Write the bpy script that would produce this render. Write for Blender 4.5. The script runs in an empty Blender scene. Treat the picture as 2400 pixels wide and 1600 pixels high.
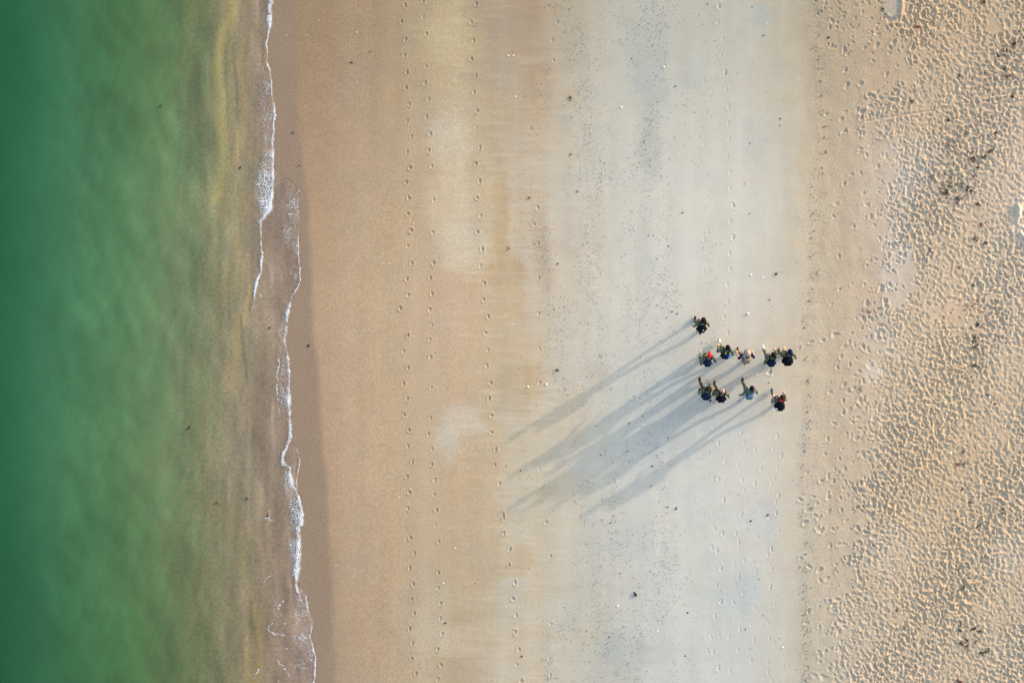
import bpy, bmesh, math, random
import numpy as np
from mathutils import Vector, Matrix, Quaternion

random.seed(11)
rng = np.random.default_rng(11)
sc = bpy.context.scene
col = sc.collection
R = math.radians

# ------------------------------------------------------------------ camera, sky, sun, exposure
CAM_H = 52.0            # flying height above the waterline, metres
PPM = 55.0              # photograph pixels per metre on the sand
cam_d = bpy.data.cameras.new('camera')
cam = bpy.data.objects.new('camera', cam_d)
col.objects.link(cam)
cam.location = (0, 0, CAM_H)
cam.rotation_euler = (0, 0, 0)
cam_d.sensor_width = 36.0
cam_d.lens = 18.0 / ((1200.0 / PPM) / CAM_H)
cam_d.clip_start = 1.0
cam_d.clip_end = 8000.0
sc.camera = cam

SUN_EL, SUN_AZ = R(10.8), R(32.3)        # azimuth counted from +X towards +Y
sun_dir = Vector((math.cos(SUN_EL) * math.cos(SUN_AZ), math.cos(SUN_EL) * math.sin(SUN_AZ), math.sin(SUN_EL)))
world = bpy.data.worlds.new('World')
sc.world = world
world.use_nodes = True
wn = world.node_tree
bg = wn.nodes['Background']
sky = wn.nodes.new('ShaderNodeTexSky')
sky.sky_type = 'NISHITA'
sky.sun_disc = False
sky.sun_elevation = SUN_EL
sky.sun_rotation = R(90) - SUN_AZ
sky.altitude = 10
sky.air_density = 1.0
sky.dust_density = 2.4
sky.ozone_density = 1.0
wn.links.new(sky.outputs[0], bg.inputs[0])
bg.inputs[1].default_value = 0.15
sl = bpy.data.lights.new('sun', 'SUN')
sl.energy = 2.0
sl.angle = R(0.9)
sl.color = (0.67, 0.58, 0.47)
so = bpy.data.objects.new('sun', sl)
col.objects.link(so)
so.rotation_euler = sun_dir.to_track_quat('Z', 'Y').to_euler()
so.location = sun_dir * 60
sc.view_settings.view_transform = 'Standard'
sc.view_settings.look = 'None'
sc.view_settings.gamma = 1.0
sc.view_settings.use_curve_mapping = False
sc.view_settings.exposure = 1.75

# light that a level white surface sends up under this sky and sun (used to turn seen colours into base colours)
LIGHT = np.array([1.17, 1.26, 1.37])


# ------------------------------------------------------------------ helpers
def tag(o, label=None, cat=None, group=None, kind=None):
    if label: o['label'] = label
    if cat: o['category'] = cat
    if group: o['group'] = group
    if kind: o['kind'] = kind
    return o


def lin(c):
    c = np.asarray(c, float) / 255.0
    return np.where(c <= 0.04045, c / 12.92, ((c + 0.055) / 1.055) ** 2.4)


def base(c):
    return np.clip(lin(c) / LIGHT, 0.0, 0.93)


def smooth(a, b, x):
    t = np.clip((x - a) / (b - a), 0, 1)
    return t * t * (3 - 2 * t)


def _hash(ix, iy, seed):
    h = (ix.astype(np.int64) * 374761393 + iy.astype(np.int64) * 668265263 + seed * 1274126177) & 0xFFFFFFFF
    h = ((h ^ (h >> 13)) * 1274126177) & 0xFFFFFFFF
    h = ((h ^ (h >> 16)) * 2246822519) & 0xFFFFFFFF
    return h ^ (h >> 15)


def pnoise(x, y, seed=0):
    """gradient noise, about -1..1"""
    x0 = np.floor(x); y0 = np.floor(y)
    fx = x - x0; fy = y - y0
    ix = x0.astype(np.int64); iy = y0.astype(np.int64)
    u = fx * fx * fx * (fx * (fx * 6 - 15) + 10)
    v = fy * fy * fy * (fy * (fy * 6 - 15) + 10)

    def g(dx, dy):
        a = (_hash(ix + dx, iy + dy, seed) & 0xFFFF).astype(np.float32) * (2 * math.pi / 65536.0)
        return np.cos(a) * (fx - dx) + np.sin(a) * (fy - dy)
    a = g(0, 0); b = g(1, 0); c = g(0, 1); d = g(1, 1)
    return ((a + (b - a) * u) + ((c + (d - c) * u) - (a + (b - a) * u)) * v) * 1.5


def fbm(x, y, seed=0, octv=4, gain=0.5):
    s = 0; a = 1.0; t = 0
    for k in range(octv):
        s = s + a * pnoise(x * 2 ** k, y * 2 ** k, seed + 17 * k); t += a; a *= gain
    return s / t


def worley(x, y, seed=0):
    ix = np.floor(x).astype(np.int64); iy = np.floor(y).astype(np.int64)
    f1 = np.full(x.shape, 9.0); f2 = np.full(x.shape, 9.0)
    for dx in (-1, 0, 1):
        for dy in (-1, 0, 1):
            h = _hash(ix + dx, iy + dy, seed)
            cx = ix + dx + (h & 0xFFFF) / 65536.0
            cy = iy + dy + ((h >> 16) & 0xFFFF) / 65536.0
            d = np.hypot(x - cx, y - cy)
            f2 = np.minimum(f2, np.maximum(f1, d)); f1 = np.minimum(f1, d)
    return f1, f2


def pts(s):
    """'y:x y:x ...' -> interpolating function"""
    a = np.array([[float(v) for v in p.split(':')] for p in s.split()])
    return lambda y: np.interp(y, a[:, 0], a[:, 1])


def seg_dist(px, py, line):
    best = np.full(np.shape(px), 1e9)
    for (x0, y0), (x1, y1) in zip(line[:-1], line[1:]):
        dx, dy = x1 - x0, y1 - y0
        t = np.clip(((px - x0) * dx + (py - y0) * dy) / (dx * dx + dy * dy + 1e-9), 0, 1)
        best = np.minimum(best, np.hypot(px - x0 - t * dx, py - y0 - t * dy))
    return best


def mesh_np(name, verts, quads=None, tris=None, smooth_shade=True):
    me = bpy.data.meshes.new(name)
    me.vertices.add(len(verts))
    me.vertices.foreach_set('co', np.ascontiguousarray(verts, np.float32).ravel())
    f = quads if quads is not None else tris
    n = f.shape[1]
    me.loops.add(f.size)
    me.loops.foreach_set('vertex_index', np.ascontiguousarray(f, np.int32).ravel())
    me.polygons.add(len(f))
    me.polygons.foreach_set('loop_start', np.arange(0, f.size, n, dtype=np.int32))
    if smooth_shade:
        me.polygons.foreach_set('use_smooth', np.ones(len(f), bool))
    me.update(calc_edges=True)
    return me


def attr_col(me, name, rgb):
    a = me.attributes.new(name, 'FLOAT_COLOR', 'POINT')
    c = np.ones((len(rgb), 4), np.float32); c[:, :3] = rgb
    a.data.foreach_set('color', c.ravel())


def attr_f(me, name, v):
    a = me.attributes.new(name, 'FLOAT', 'POINT')
    a.data.foreach_set('value', np.ascontiguousarray(v, np.float32).ravel())


def link(name, me, mat=None, parent=None):
    o = bpy.data.objects.new(name, me)
    col.objects.link(o)
    if mat: me.materials.append(mat)
    if parent: o.parent = parent
    return o


def grid_quads(nr, nc):
    i = np.arange(nr * nc).reshape(nr, nc)
    return np.stack([i[:-1, :-1], i[:-1, 1:], i[1:, 1:], i[1:, :-1]], -1).reshape(-1, 4)


# ------------------------------------------------------------------ the lie of the beach (photograph pixels)
front = pts('-60:636 0:637 40:637 60:636 80:630 100:627 120:627 145:625 165:634 200:637 235:641 265:647 290:643 330:641 '
            '400:644 430:688 450:698 540:700 600:701 640:704 655:706 670:700 690:690 710:681 740:675 770:673 800:671 820:673 '
            '850:679 900:680 960:682 1020:684 1035:681 1050:694 1060:700 1080:704 1100:700 1130:695 1150:700 1170:704 1200:711 '
            '1230:710 1236:703 1290:705 1330:703 1360:699 1380:708 1400:718 1430:722 1450:731 1470:731 1490:728 1510:733 1540:741 '
            '1560:740 1600:738 1660:742')
wet_edge = pts('-60:690 0:693 150:697 300:702 400:710 460:722 600:729 800:736 900:748 1000:755 1100:763 1200:769 1400:779 1600:785')
churn_edge = pts('-60:2065 0:2070 60:2080 120:2105 170:2130 200:2090 240:2030 270:2010 300:2030 340:2070 400:2070 440:2050 500:2045 '
                 '560:2065 620:2075 700:2060 740:2030 780:2030 820:2040 870:2020 930:2030 1000:2020 1060:2005 1120:2000 1170:1990 '
                 '1240:2000 1300:1975 1350:1975 1400:1960 1450:1940 1500:1935 1550:1930 1600:1925 1660:1925')


def bed_height(px, py):
    d = (px - front(np.clip(py, -60, 1660))) / PPM
    left = np.where(d > -1.0, 0.03 * d, -0.03 + 0.085 * (d + 1.0))
    left = np.maximum(left, -60)
    right = 0.012 * np.minimum(d, 40) + 0.0035 * smooth(0, 1, d)
    return np.where(d < 0, left, right)


def ground_z(px, py):
    return float(bed_height(np.array([px], float), np.array([py], float))[0])


def at(px, py, z=0.0):
    """place on the beach seen at photograph pixel (px, py), z above the sand there"""
    zz = ground_z(px, py) + z
    k = (CAM_H - zz) / CAM_H / PPM
    return Vector(((px - 1200) * k, (800 - py) * k, zz))


# ------------------------------------------------------------------ sand: one sheet, fine where the photograph shows relief
def span(a, b, step):
    n = max(1, int(round((b - a) / PPM / step)))
    return list((np.linspace(a, b, n + 1)[:-1] - 1200) / PPM)


xs = span(-25, 560, .13) + span(560, 920, .06) + span(920, 1045, .028) + span(1045, 1095, .05) + span(1095, 1230, .028) \
    + span(1230, 1310, .030) + span(1310, 1640, .07) + span(1640, 1840, .031) + span(1840, 1900, .034) + span(1900, 2432, .0275)
xs = [-4000, -1200, -400, -150, -70, -40, -28, -24] + xs + list(np.arange(22.4, 26.0, .08)) + list(26.0 + np.array([0.0, .06, .2, .5, 1.2, 3, 7, 15, 40, 120, 400, 1200, 4000]))
ys = list(np.arange(-17.5, -14.92, .09)) + list(np.linspace(-14.9, 14.9, 975)) + list(np.arange(14.98, 17.5, .09))
ys = [-4000, -1200, -400, -120, -50, -28, -21, -18.2] + ys + [18.2, 21, 28, 50, 120, 400, 1200, 4000]
xs = np.array(xs); ys = np.array(ys)
X, Y = np.meshgrid(xs, ys)
PX = 1200 + PPM * X; PY = 800 - PPM * Y
inside = smooth(-20, 60, np.minimum(np.minimum(PX + 60, 2625 - PX), np.minimum(PY + 158, 1758 - PY)))   # 0 outside the surveyed ground
PYc = np.clip(PY, -60, 1660)
D = (PX - front(PYc)) / PPM
H0 = bed_height(PX, PY)
Hr = np.zeros_like(H0)

sub = lambda a, b: slice(int(np.searchsorted(xs, (a - 1200) / PPM)), int(np.searchsorted(xs, (b - 1200) / PPM)))


def add_noise(a, b, fn):
    s = sub(a, b)
    Hr[:, s] += fn(X[:, s], Y[:, s], PX[:, s], PY[:, s])


# long low swells of the beach face, then the granular berm
add_noise(760, 2640, lambda x, y, px, py: smooth(780, 900, px) * (0.006 * fbm(x * .55, y * .12, 3, 3) + 0.0006 * pnoise(x * 2.0, y * 3.4, 5)))
add_noise(1240, 1920, lambda x, y, px, py: smooth(1250, 1400, px) * (1 - smooth(1840, 1900, px)) * 0.0004 * pnoise(x * 1.3, y * 7.0, 8))
add_noise(1800, 2640, lambda x, y, px, py: smooth(1820, 1930, px) * (0.0035 * pnoise(x * 9, y * 9, 21) + 0.0020 * pnoise(x * 17, y * 17, 22)
          + 0.006 * pnoise(x * 2.2, y * 1.6, 23)))


def stamp(px, py, ang, L, W, depth, rim, wipe=0.0, toe=0.0, sharp=1.0):
    x0, y0 = (px - 1200) / PPM, (800 - py) / PPM
    e = 0.9 * L + 0.1
    j0, j1 = np.searchsorted(xs, (x0 - e, x0 + e)); i0, i1 = np.searchsorted(ys, (y0 - e, y0 + e))
    if j1 - j0 < 2 or i1 - i0 < 2: return
    x = X[i0:i1, j0:j1] - x0; y = Y[i0:i1, j0:j1] - y0
    ca, sa = math.cos(ang), math.sin(ang)
    u = x * ca + y * sa; v = -x * sa + y * ca           # u along the foot
    v = v * (1 + 0.25 * u / L)                           # heel narrower than toes
    wob = 1 + 0.13 * np.sin(3 * np.arctan2(v, u) + px) + 0.08 * np.sin(5 * np.arctan2(v, u) + py)
    r = np.hypot(u / (L / 2), v / (W / 2)) * wob
    h = Hr[i0:i1, j0:j1]
    if wipe: h = h * (1 - wipe * (1 - smooth(.7, 1.35, r)))
    pit = -depth * (1 - smooth(.45, 1.12, r)) * (1 + toe * u / L)
    if toe < 0:                                          # heel and ball as two dents with a bar between
        pit = pit * (0.45 + 0.55 * np.abs(np.clip(u / (L * .32), -1, 1)))
    rr = rim * np.exp(-((r - 1.22) / .26) ** 2) * (1 + .5 * np.sin(np.arctan2(v, u) * 2 + px * 3))
    Hr[i0:i1, j0:j1] = h + pit + rr


# trodden dry sand: thousands of prints laid one over another, as feet do
flat_spots = [(2225, 728, 62, 30), (2120, 645, 32, 50), (2100, 700, 30, 26), (2255, 760, 40, 30), (2330, 60, 45, 30), (2075, 190, 60, 40)]
N = 21500
sp = np.stack([rng.uniform(1900, 2620, N), rng.uniform(-155, 1755, N)], 1)
for px, py in sp:
    e = float(churn_edge(py)) + 14 * math.sin(py * .11) + 10 * math.sin(py * .047 + 1)
    p = float(smooth(e - 22, e + 75, px))
    for (cx, cy, rx, ry) in flat_spots:
        q = ((px - cx) / rx) ** 2 + ((py - cy) / ry) ** 2
        p *= 1 - .88 * math.exp(-q * q)
    if random.random() > p: continue
    bias = random.gauss(R(120), .75) if random.random() < .7 else random.uniform(0, math.pi)
    s = random.choice((random.uniform(.5, .95), random.uniform(.8, 1.2), random.uniform(.9, 1.55)))
    g = .85 + .35 * math.sin(px * .021 + py * .013)
    stamp(px, py, bias, .225 * s, random.uniform(.10, .16) * s, random.uniform(.016, .041) * g, random.uniform(.008, .019) * g, wipe=.62, toe=random.uniform(-0.0, .8))
# scattered prints on the berm below the trodden ground
for k in range(150):
    py = random.uniform(-20, 1620)
    px = float(churn_edge(py)) - abs(random.gauss(0, 45)) - 4
    if px < 1885: continue
    s = random.uniform(.6, 1.05)
    stamp(px, py, random.uniform(0, math.pi), .27 * s, .16 * s, random.uniform(.010, .026), random.uniform(.006, .012), wipe=.5, toe=.4)
for k in range(60):
    px = random.uniform(1905, 2080); py = random.uniform(-10, 130)
    stamp(px, py, random.uniform(0, 3.1), .18, .13, random.uniform(.012, .025), .008, toe=.2)
for (px, py, a, s) in [(1897, 801, 15, 1), (1870, 815, 60, .8), (1925, 797, 20, .9), (1953, 784, 10, 1.3), (1991, 781, 30, .8), (2027, 711, 85, 1.3), (2018, 746, 110, 1.2),
                       (2018, 812, 110, 1.2), (1987, 853, 80, .9), (1975, 900, 60, 1), (1983, 915, 70, .9), (2011, 938, 100, 1.3), (1972, 938, 75, .9), (1972, 966, 80, 1),
                       (1872, 1168, 150, 1), (1893, 1192, 20, 1.3), (1903, 1162, 150, .8), (1938, 1163, 40, 1), (1885, 1221, 40, 1.1), (1907, 1206, 160, .9), (1920, 1240, 30, 1.3),
                       (1949, 1238, 140, 1), (1873, 1305, 150, .8), (1893, 1324, 150, 1), (1918, 1332, 40, 1.3), (1950, 1125, 70, 1), (1937, 1152, 80, .8), (1921, 1125, 10, .9),
                       (1975, 118, 100, 1), (1946, 53, 120, 1.1), (1982, 130, 30, .9), (1977, 168, 70, 1), (1981, 203, 60, 1.2), (2013, 200, 40, 1), (1968, 282, 45, 1),
                       (1974, 310, 30, 1), (2050, 110, 60, 1.2), (2080, 115, 120, 1), (2000, 70, 60, .8), (1801, 871, 60, 1.15)]:
    stamp(px, py, R(a), .27 * s, .16 * s, .024 * s, .011, toe=.3)

# trails of single walkers on the firm sand
trail_a = '950,14 942,52 951,93 946,130 955,170 952,207 959,245 956,283 965,320 956,356 961,393 954,428 959,464 956,501 963,540 955,576 965,616 954,654 957,691 940,722 956,785 947,823 956,861 945,898 955,934 947,971 959,1008 956,1044 967,1081 954,1116 961,1153 956,1189 962,1259 971,1295 962,1329 969,1367 964,1402 971,1436 961,1472 968,1506 965,1541 974,1576'
trail_b = '994,4 991,41 999,81 1000,156 997,196 1005,235 1002,274 1009,314 1004,353 1013,390 1017,469 1014,545 1019,617 1010,651 1013,688 1008,725 1011,761 1008,795 1010,836 1011,908 1010,979 1005,1016 1014,1051 1012,1087 1021,1123 1017,1158 1023,1194 1022,1229 1029,1268 1028,1340 1026,1376 1034,1412 1033,1447 1036,1484 1028,1519 1033,1556 1028,1590'
trail_c = '1116,11 1105,54 1111,97 1105,139 1116,179 1110,217 1119,261 1117,300 1124,346 1118,384 1124,425 1119,464 1126,506 1121,544 1130,584 1127,623 1136,664 1133,702 1144,741 1137,780 1144,820 1141,856 1151,897 1149,933 1153,973 1152,1012 1163,1051 1159,1088 1171,1132 1178,1205 1181,1212 1182,1247 1195,1285 1193,1322 1205,1363 1202,1401 1210,1440 1207,1478 1215,1519 1211,1555 1222,1593'
trail_d = '1306,55 1294,96 1297,144 1260,487 1252,526 1261,571 1263,652 1263,735 1265,817 1265,896 1263,1100 1281,1223 1290,1301 1290,1460 1288,1540 1288,1579'
trail_e = '1683,18 1681,56 1692,93 1688,133 1698,171 1700,212 1706,251 1705,290 1707,328 1703,367 1709,405 1709,442 1716,482 1710,518 1716,556 1708,594 1709,630 1702,665 1704,705 1695,742 1704,778'
faint = {(1022, 1229), (1010, 429), (1263, 1100), (1117, 300), (1006, 870)}
P2 = lambda s: [tuple(float(v) for v in p.split(',')) for p in s.split()]
for tr, dep in ((trail_a, .036), (trail_b, .028), (trail_c, .033), (trail_d, .024)):
    for (px, py) in P2(tr):
        d = dep * random.uniform(.40, .80) * (.45 if (px, py) in faint else 1)
        stamp(px + random.gauss(0, .8), py, R(90 + random.gauss(-8, 12)), random.uniform(.17, .235), random.uniform(.115, .155), d, d * .5, toe=.45)
for (px, py) in P2(trail_e):
    big = (px, py) in {(1683, 18), (1698, 171), (1716, 556), (1716, 482)}
    stamp(px, py, R(82 + random.gauss(0, 8)), .27, .13, .020 if big else .008, .006 if big else .003, toe=-1)
for (x, y0, y1, dpt) in [(1652, 190, 700, .006)] :
    for py in np.arange(y0, y1, 74): stamp(x + random.gauss(0, 4), py, R(75), .27, .13, dpt, .002, toe=-1)
# the walkers' own tracks behind them
for (x0, y0, x1, y1, dpt) in [(1690, 1035, 1676, 1600, .017), (1674, 1110, 1657, 1600, .006), (1738, 980, 1712, 1600, .007), (1742, 1020, 1728, 1600, .008),
                              (1775, 990, 1760, 1600, .007), (1826, 1000, 1800, 1610, .011), (1818, 960, 1790, 1600, .007), (1640, 1040, 1626, 1560, .004)]:
    n = int((y1 - y0) / 39)
    ph = random.uniform(-.5, .5); n = int(n * random.uniform(.92, 1.1))
    for k in range(n + 1):
        if random.random() < .12: continue
        t = (k + ph) / n
        d = dpt * 1.05 * random.uniform(.5, 1.35)
        stamp(x0 + (x1 - x0) * t + (5 if k % 2 else -5) + random.gauss(0, 2.2), y0 + (y1 - y0) * t + random.gauss(0, 4), R(82 + random.gauss(0, 8)),
              .28, .125, d, d * .35, toe=-1)
# two lines drawn in the dry sand, two heaps, a long scrape
for ln, w, dp in (([(2025, 288), (2055, 281), (2110, 273), (2180, 263)], 2.0, .016), ([(2262, 258), (2300, 252), (2350, 245), (2405, 240)], 2.0, .016)):
    s = sub(min(p[0] for p in ln) - 20, max(p[0] for p in ln) + 20)
    d = seg_dist(PX[:, s], PY[:, s], ln)
    Hr[:, s] = Hr[:, s] * (1 - .8 * np.exp(-(d / (w * 2)) ** 2)) - dp * np.exp(-(d / w) ** 2) + dp * .55 * np.exp(-((d - w * 2) / (w * .8)) ** 2)
for ln, w, hh in (([(2107, -12), (2109, 20), (2104, 44)], 5, .05), ([(2376, 482), (2380, 505), (2376, 520)], 4, .07), ([(2384, 546), (2395, 560), (2400, 572)], 5, .07), ([(2388, 470), (2382, 492)], 5, .06)):
    s = sub(2030, 2440)
    d = seg_dist(PX[:, s], PY[:, s], ln)
    Hr[:, s] += hh * np.exp(-(d / w) ** 2) * (1 + .25 * pnoise(X[:, s] * 4, Y[:, s] * 4, 77))
s = sub(2056, 2104)
d = np.hypot((PX[:, s] - 2086) / 17, (PY[:, s] - 22) / 20)
Hr[:, s] *= smooth(.7, 1.1, d)
# loose grains slide: soften the trodden part once
s = sub(1890, 2625)
A = Hr[:, s]
B = A.copy()
B[1:-1, 1:-1] = .56 * A[1:-1, 1:-1] + .08 * (A[:-2, 1:-1] + A[2:, 1:-1] + A[1:-1, :-2] + A[1:-1, 2:]) + .03 * (A[:-2, :-2] + A[2:, 2:] + A[2:, :-2] + A[:-2, 2:])
Hr[:, s] = B
Hr *= inside * smooth(0.02, .5, D)
# the bed under the shallow water: low bars along the shore
Hr += np.where(D < 0, inside * np.minimum(.25 * -np.minimum(D, 0), .02) * pnoise(X * .9, Y * .18, 41), 0)
Z = H0 + Hr

# base colour of the sand, with lens vignette painted into the dimmer top row
cols = [700, 780, 900, 1000, 1080, 1150, 1220, 1300, 1400, 1500, 1620, 1740, 1830, 1890, 1960, 2050, 2200, 2400]
rows = [60, 420, 720, 1100, 1520]
tab = np.array([
    [(158,136,112),(162,139,113),(167,143,113),(178,154,120),(184,162,126),(173,149,119),(175,153,126),(182,168,146),(187,182,167),(189,190,181),(191,190,179),(193,191,181),(189,182,164),(183,171,149),(180,165,141),(188,170,138),(192,172,138),(190,172,140)],
    [(176,151,124),(178,153,125),(183,158,127),(192,164,130),(205,183,150),(198,172,136),(199,181,156),(202,193,176),(205,202,189),(208,207,197),(213,210,200),(212,209,198),(208,201,185),(203,189,166),(197,180,155),(199,186,162),(197,180,150),(205,190,165)],
    [(184,158,132),(186,161,133),(190,164,131),(198,168,136),(200,170,138),(198,172,137),(198,178,150),(203,193,175),(207,204,191),(209,208,199),(213,211,202),(213,211,202),(211,204,189),(206,193,171),(200,184,160),(201,187,162),(202,184,152),(201,185,156)],
    [(178,153,128),(182,157,130),(190,163,131),(194,166,132),(198,168,133),(198,172,138),(203,189,163),(206,197,178),(208,205,193),(210,210,203),(212,212,205),(212,211,204),(209,203,189),(204,192,172),(200,185,162),(199,182,151),(197,177,142),(199,182,152)],
    [(168,145,121),(172,149,123),(182,157,127),(190,167,136),(182,157,124),(196,175,146),(200,186,164),(200,194,178),(194,193,182),(202,204,198),(206,208,203),(204,207,203),(202,199,187),(197,187,169),(197,185,165),(196,182,154),(196,180,150),(196,181,153)]], float)
wx = PX + 26 * fbm(X * .5, Y * 1.4, 51, 3) + 20 * pnoise(X * .22, Y * 2.8, 52) * smooth(1000, 1150, PX) * (1 - smooth(1350, 1500, PX))
wy = np.clip(PY + 40 * fbm(X * .4, Y * .4, 53, 2), 0, 1600)
C = np.zeros(PX.shape + (3,), np.float32)
rowv = [np.stack([np.interp(wx, cols, tab[i, :, k]) for k in range(3)], -1) for i in range(5)]
for i in range(4):
    t = np.clip((wy - rows[i]) / (rows[i + 1] - rows[i]), 0, 1)[..., None]
    m = ((wy >= rows[i]) & (wy < rows[i + 1]))[..., None]
    C = np.where(m, rowv[i] * (1 - t) + rowv[i + 1] * t, C)
C = np.where((wy < rows[0])[..., None], rowv[0], C); C = np.where((wy >= rows[4])[..., None], rowv[4], C)
del rowv


def blob(cx, cy, rx, ry, rgb, amt, edge=.35, seed=0):
    s = sub(cx - rx * 2.2, cx + rx * 2.2)
    r = np.hypot((PX[:, s] - cx) / rx, (PY[:, s] - cy) / ry) + .45 * fbm(X[:, s] * .8, Y[:, s] * 2.6, 60 + seed, 4) + .22 * pnoise(X[:, s] * .6, Y[:, s] * 9, 160 + seed)
    w = (amt * (1 - smooth(1 - edge, 1 + edge, r)))[..., None]
    C[:, s] = C[:, s] * (1 - w) + np.array(rgb, np.float32) * w


for k, b in enumerate([
    (1055, 330, 50, 70, (207, 188, 160), .6), (1060, 470, 60, 90, (208, 184, 150), .55), (1085, 580, 60, 60, (208, 192, 165), .55), (1060, 700, 75, 50, (198, 166, 134), .6),
    (1175, 500, 18, 130, (188, 160, 122), .7), (1185, 640, 45, 45, (190, 160, 122), .7), (1200, 690, 30, 60, (196, 168, 132), .5), (1160, 780, 60, 60, (203, 172, 134), .5),
    (1050, 90, 70, 70, (196, 172, 130), .6), (1210, 60, 50, 60, (172, 148, 122), .5), (1260, 190, 40, 50, (178, 154, 128), .35), (1180, 260, 120, 40, (190, 165, 132), .4),
    (1085, 1000, 55, 50, (205, 190, 168), .7), (1050, 1040, 30, 40, (205, 192, 170), .5), (1120, 1060, 60, 40, (198, 168, 132), .5), (1210, 900, 60, 60, (190, 164, 130), .55),
    (1130, 1180, 60, 80, (196, 166, 132), .4), (1010, 1480, 60, 50, (196, 178, 150), .55), (1080, 1500, 60, 40, (202, 182, 154), .5), (1130, 1320, 60, 60, (190, 162, 128), .4),
    (1040, 1400, 50, 40, (194, 174, 142), .45), (1220, 1310, 30, 40, (196, 170, 140), .5), (1265, 560, 18, 90, (186, 168, 148), .45), (1280, 640, 14, 60, (188, 168, 148), .4),
    (1400, 520, 18, 90, (196, 184, 172), .45), (1345, 560, 30, 60, (196, 184, 170), .35), (1505, 620, 22, 120, (198, 200, 190), .45), (1520, 170, 40, 120, (180, 186, 180), .5),
    (1525, 350, 30, 60, (182, 186, 178), .5), (1620, 180, 30, 40, (184, 190, 186), .45), (1765, 330, 30, 60, (190, 196, 192), .4), (1640, 330, 40, 60, (200, 202, 194), .3),
    (1780, 40, 25, 30, (172, 184, 180), .5), (1790, 1210, 40, 50, (196, 202, 202), .5), (1715, 1390, 60, 50, (196, 204, 204), .45), (1750, 1370, 30, 40, (190, 198, 198), .4),
    (1470, 1530, 60, 60, (180, 186, 178), .5), (1480, 1260, 60, 50, (192, 198, 194), .45), (1590, 600, 60, 60, (208, 212, 206), .3), (1780, 480, 25, 60, (206, 210, 206), .3),
    (1345, 960, 40, 60, (206, 190, 168), .35), (1325, 1010, 40, 30, (200, 184, 164), .3), (1400, 880, 30, 40, (198, 188, 172), .35),
    (2100, 640, 40, 75, (208, 200, 182), .55), (2085, 540, 30, 60, (204, 197, 180), .4), (2130, 370, 70, 50, (204, 194, 174), .4), (2110, 440, 60, 40, (203, 194, 174), .4),
    (2040, 870, 25, 22, (214, 206, 190), .6), (2060, 800, 50, 40, (208, 198, 178), .4), (2080, 1290, 60, 60, (202, 192, 172), .35), (2350, 1290, 40, 50, (203, 194, 174), .35),
    (2390, 515, 26, 60, (226, 213, 190), .6), (2085, 20, 22, 24, (186, 182, 168), .7), (2225, 725, 60, 35, (206, 184, 152), .6), (1970, 140, 70, 70, (184, 168, 144), .4),  # small grey blob beside the top heap: shade of the hollow painted in
    (2025, 640, 30, 130, (198, 178, 152), .4)]):
    blob(*b, seed=k)
# run-off streaks across the tan sand, drift bands along the shore on the grey sand
st = pnoise(X * .7 + .3 * pnoise(X, Y * 3, 70), Y * 6.0, 71) * .6 + pnoise(X * .9, Y * 15, 72) * .4
C *= (1 + .020 * st * smooth(1000, 1120, PX) * (1 - .8 * smooth(1330, 1430, PX)) * (1 - smooth(1830, 1880, PX)))[..., None]
C *= (1 + .030 * fbm(X * 1.5, Y * .14, 73, 3) * smooth(760, 850, PX))[..., None]
C *= (1 + .025 * fbm(X * 1.1, Y * 1.1, 74, 3))[..., None]
warm = fbm(X * .7, Y * .5, 75, 3)[..., None] * smooth(760, 850, PX)[..., None]
C += warm * np.array([5, 0, -5]) * (1 - .5 * smooth(1300, 1500, PX))[..., None]
# damp band that the last wash left dark, and the bed seen through the shallows
w = (1 - smooth(-11, 10, PX - wet_edge(PYc) - 9 * fbm(Y * .7, X * .7, 76, 3)))[..., None] * .96
wetc = np.array([155, 136, 117]) + 4 * fbm(X * .8, Y * .4, 77, 3)[..., None] * np.array([1, .9, .8])
C = C * (1 - w) + wetc * w
w = (1 - smooth(-14, 4, PX - front(PYc)))[..., None]
speck = fbm(X * 5.5, Y * 4.2, 78, 3)
bedc = np.array([146, 130, 104]) * (1 + .26 * speck + .08 * fbm(X * .8, Y * .25, 79, 2))[..., None]
C = C * (1 - w) + bedc * w
C += smooth(1930, 2060, PX)[..., None] * np.array([4, 1, 6]) - smooth(900, 1000, PX)[..., None] * (1 - smooth(1180, 1260, PX))[..., None] * np.array([2, -2, -5])
C += (smooth(760, 830, PX) * (1 - smooth(1180, 1280, PX)))[..., None] * np.array([3, 6, 9])
C += (smooth(.12, .5, st + .35 * fbm(X * .6, Y * .5, 80, 3)) * smooth(1010, 1090, PX) * (1 - smooth(1270, 1340, PX)))[..., None] * np.array([3, 4.5, 6])
C = np.clip(C, 5, 250)
grain = .40 + .75 * (1 - smooth(1000, 1250, PX)) + .5 * smooth(1830, 1920, PX)

verts = np.stack([X.ravel(), Y.ravel(), Z.ravel()], 1)
me = mesh_np('sand', verts, grid_quads(len(ys), len(xs)))
attr_col(me, 'sand_colour', base(C.reshape(-1, 3)))
attr_f(me, 'grain', grain.ravel())


def mat_new(name):
    m = bpy.data.materials.new(name); m.use_nodes = True
    nt = m.node_tree; b = nt.nodes['Principled BSDF']
    return m, nt, b


def N(nt, t, **kw):
    n = nt.nodes.new(t)
    for k, v in kw.items(): setattr(n, k, v)
    return n


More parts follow.
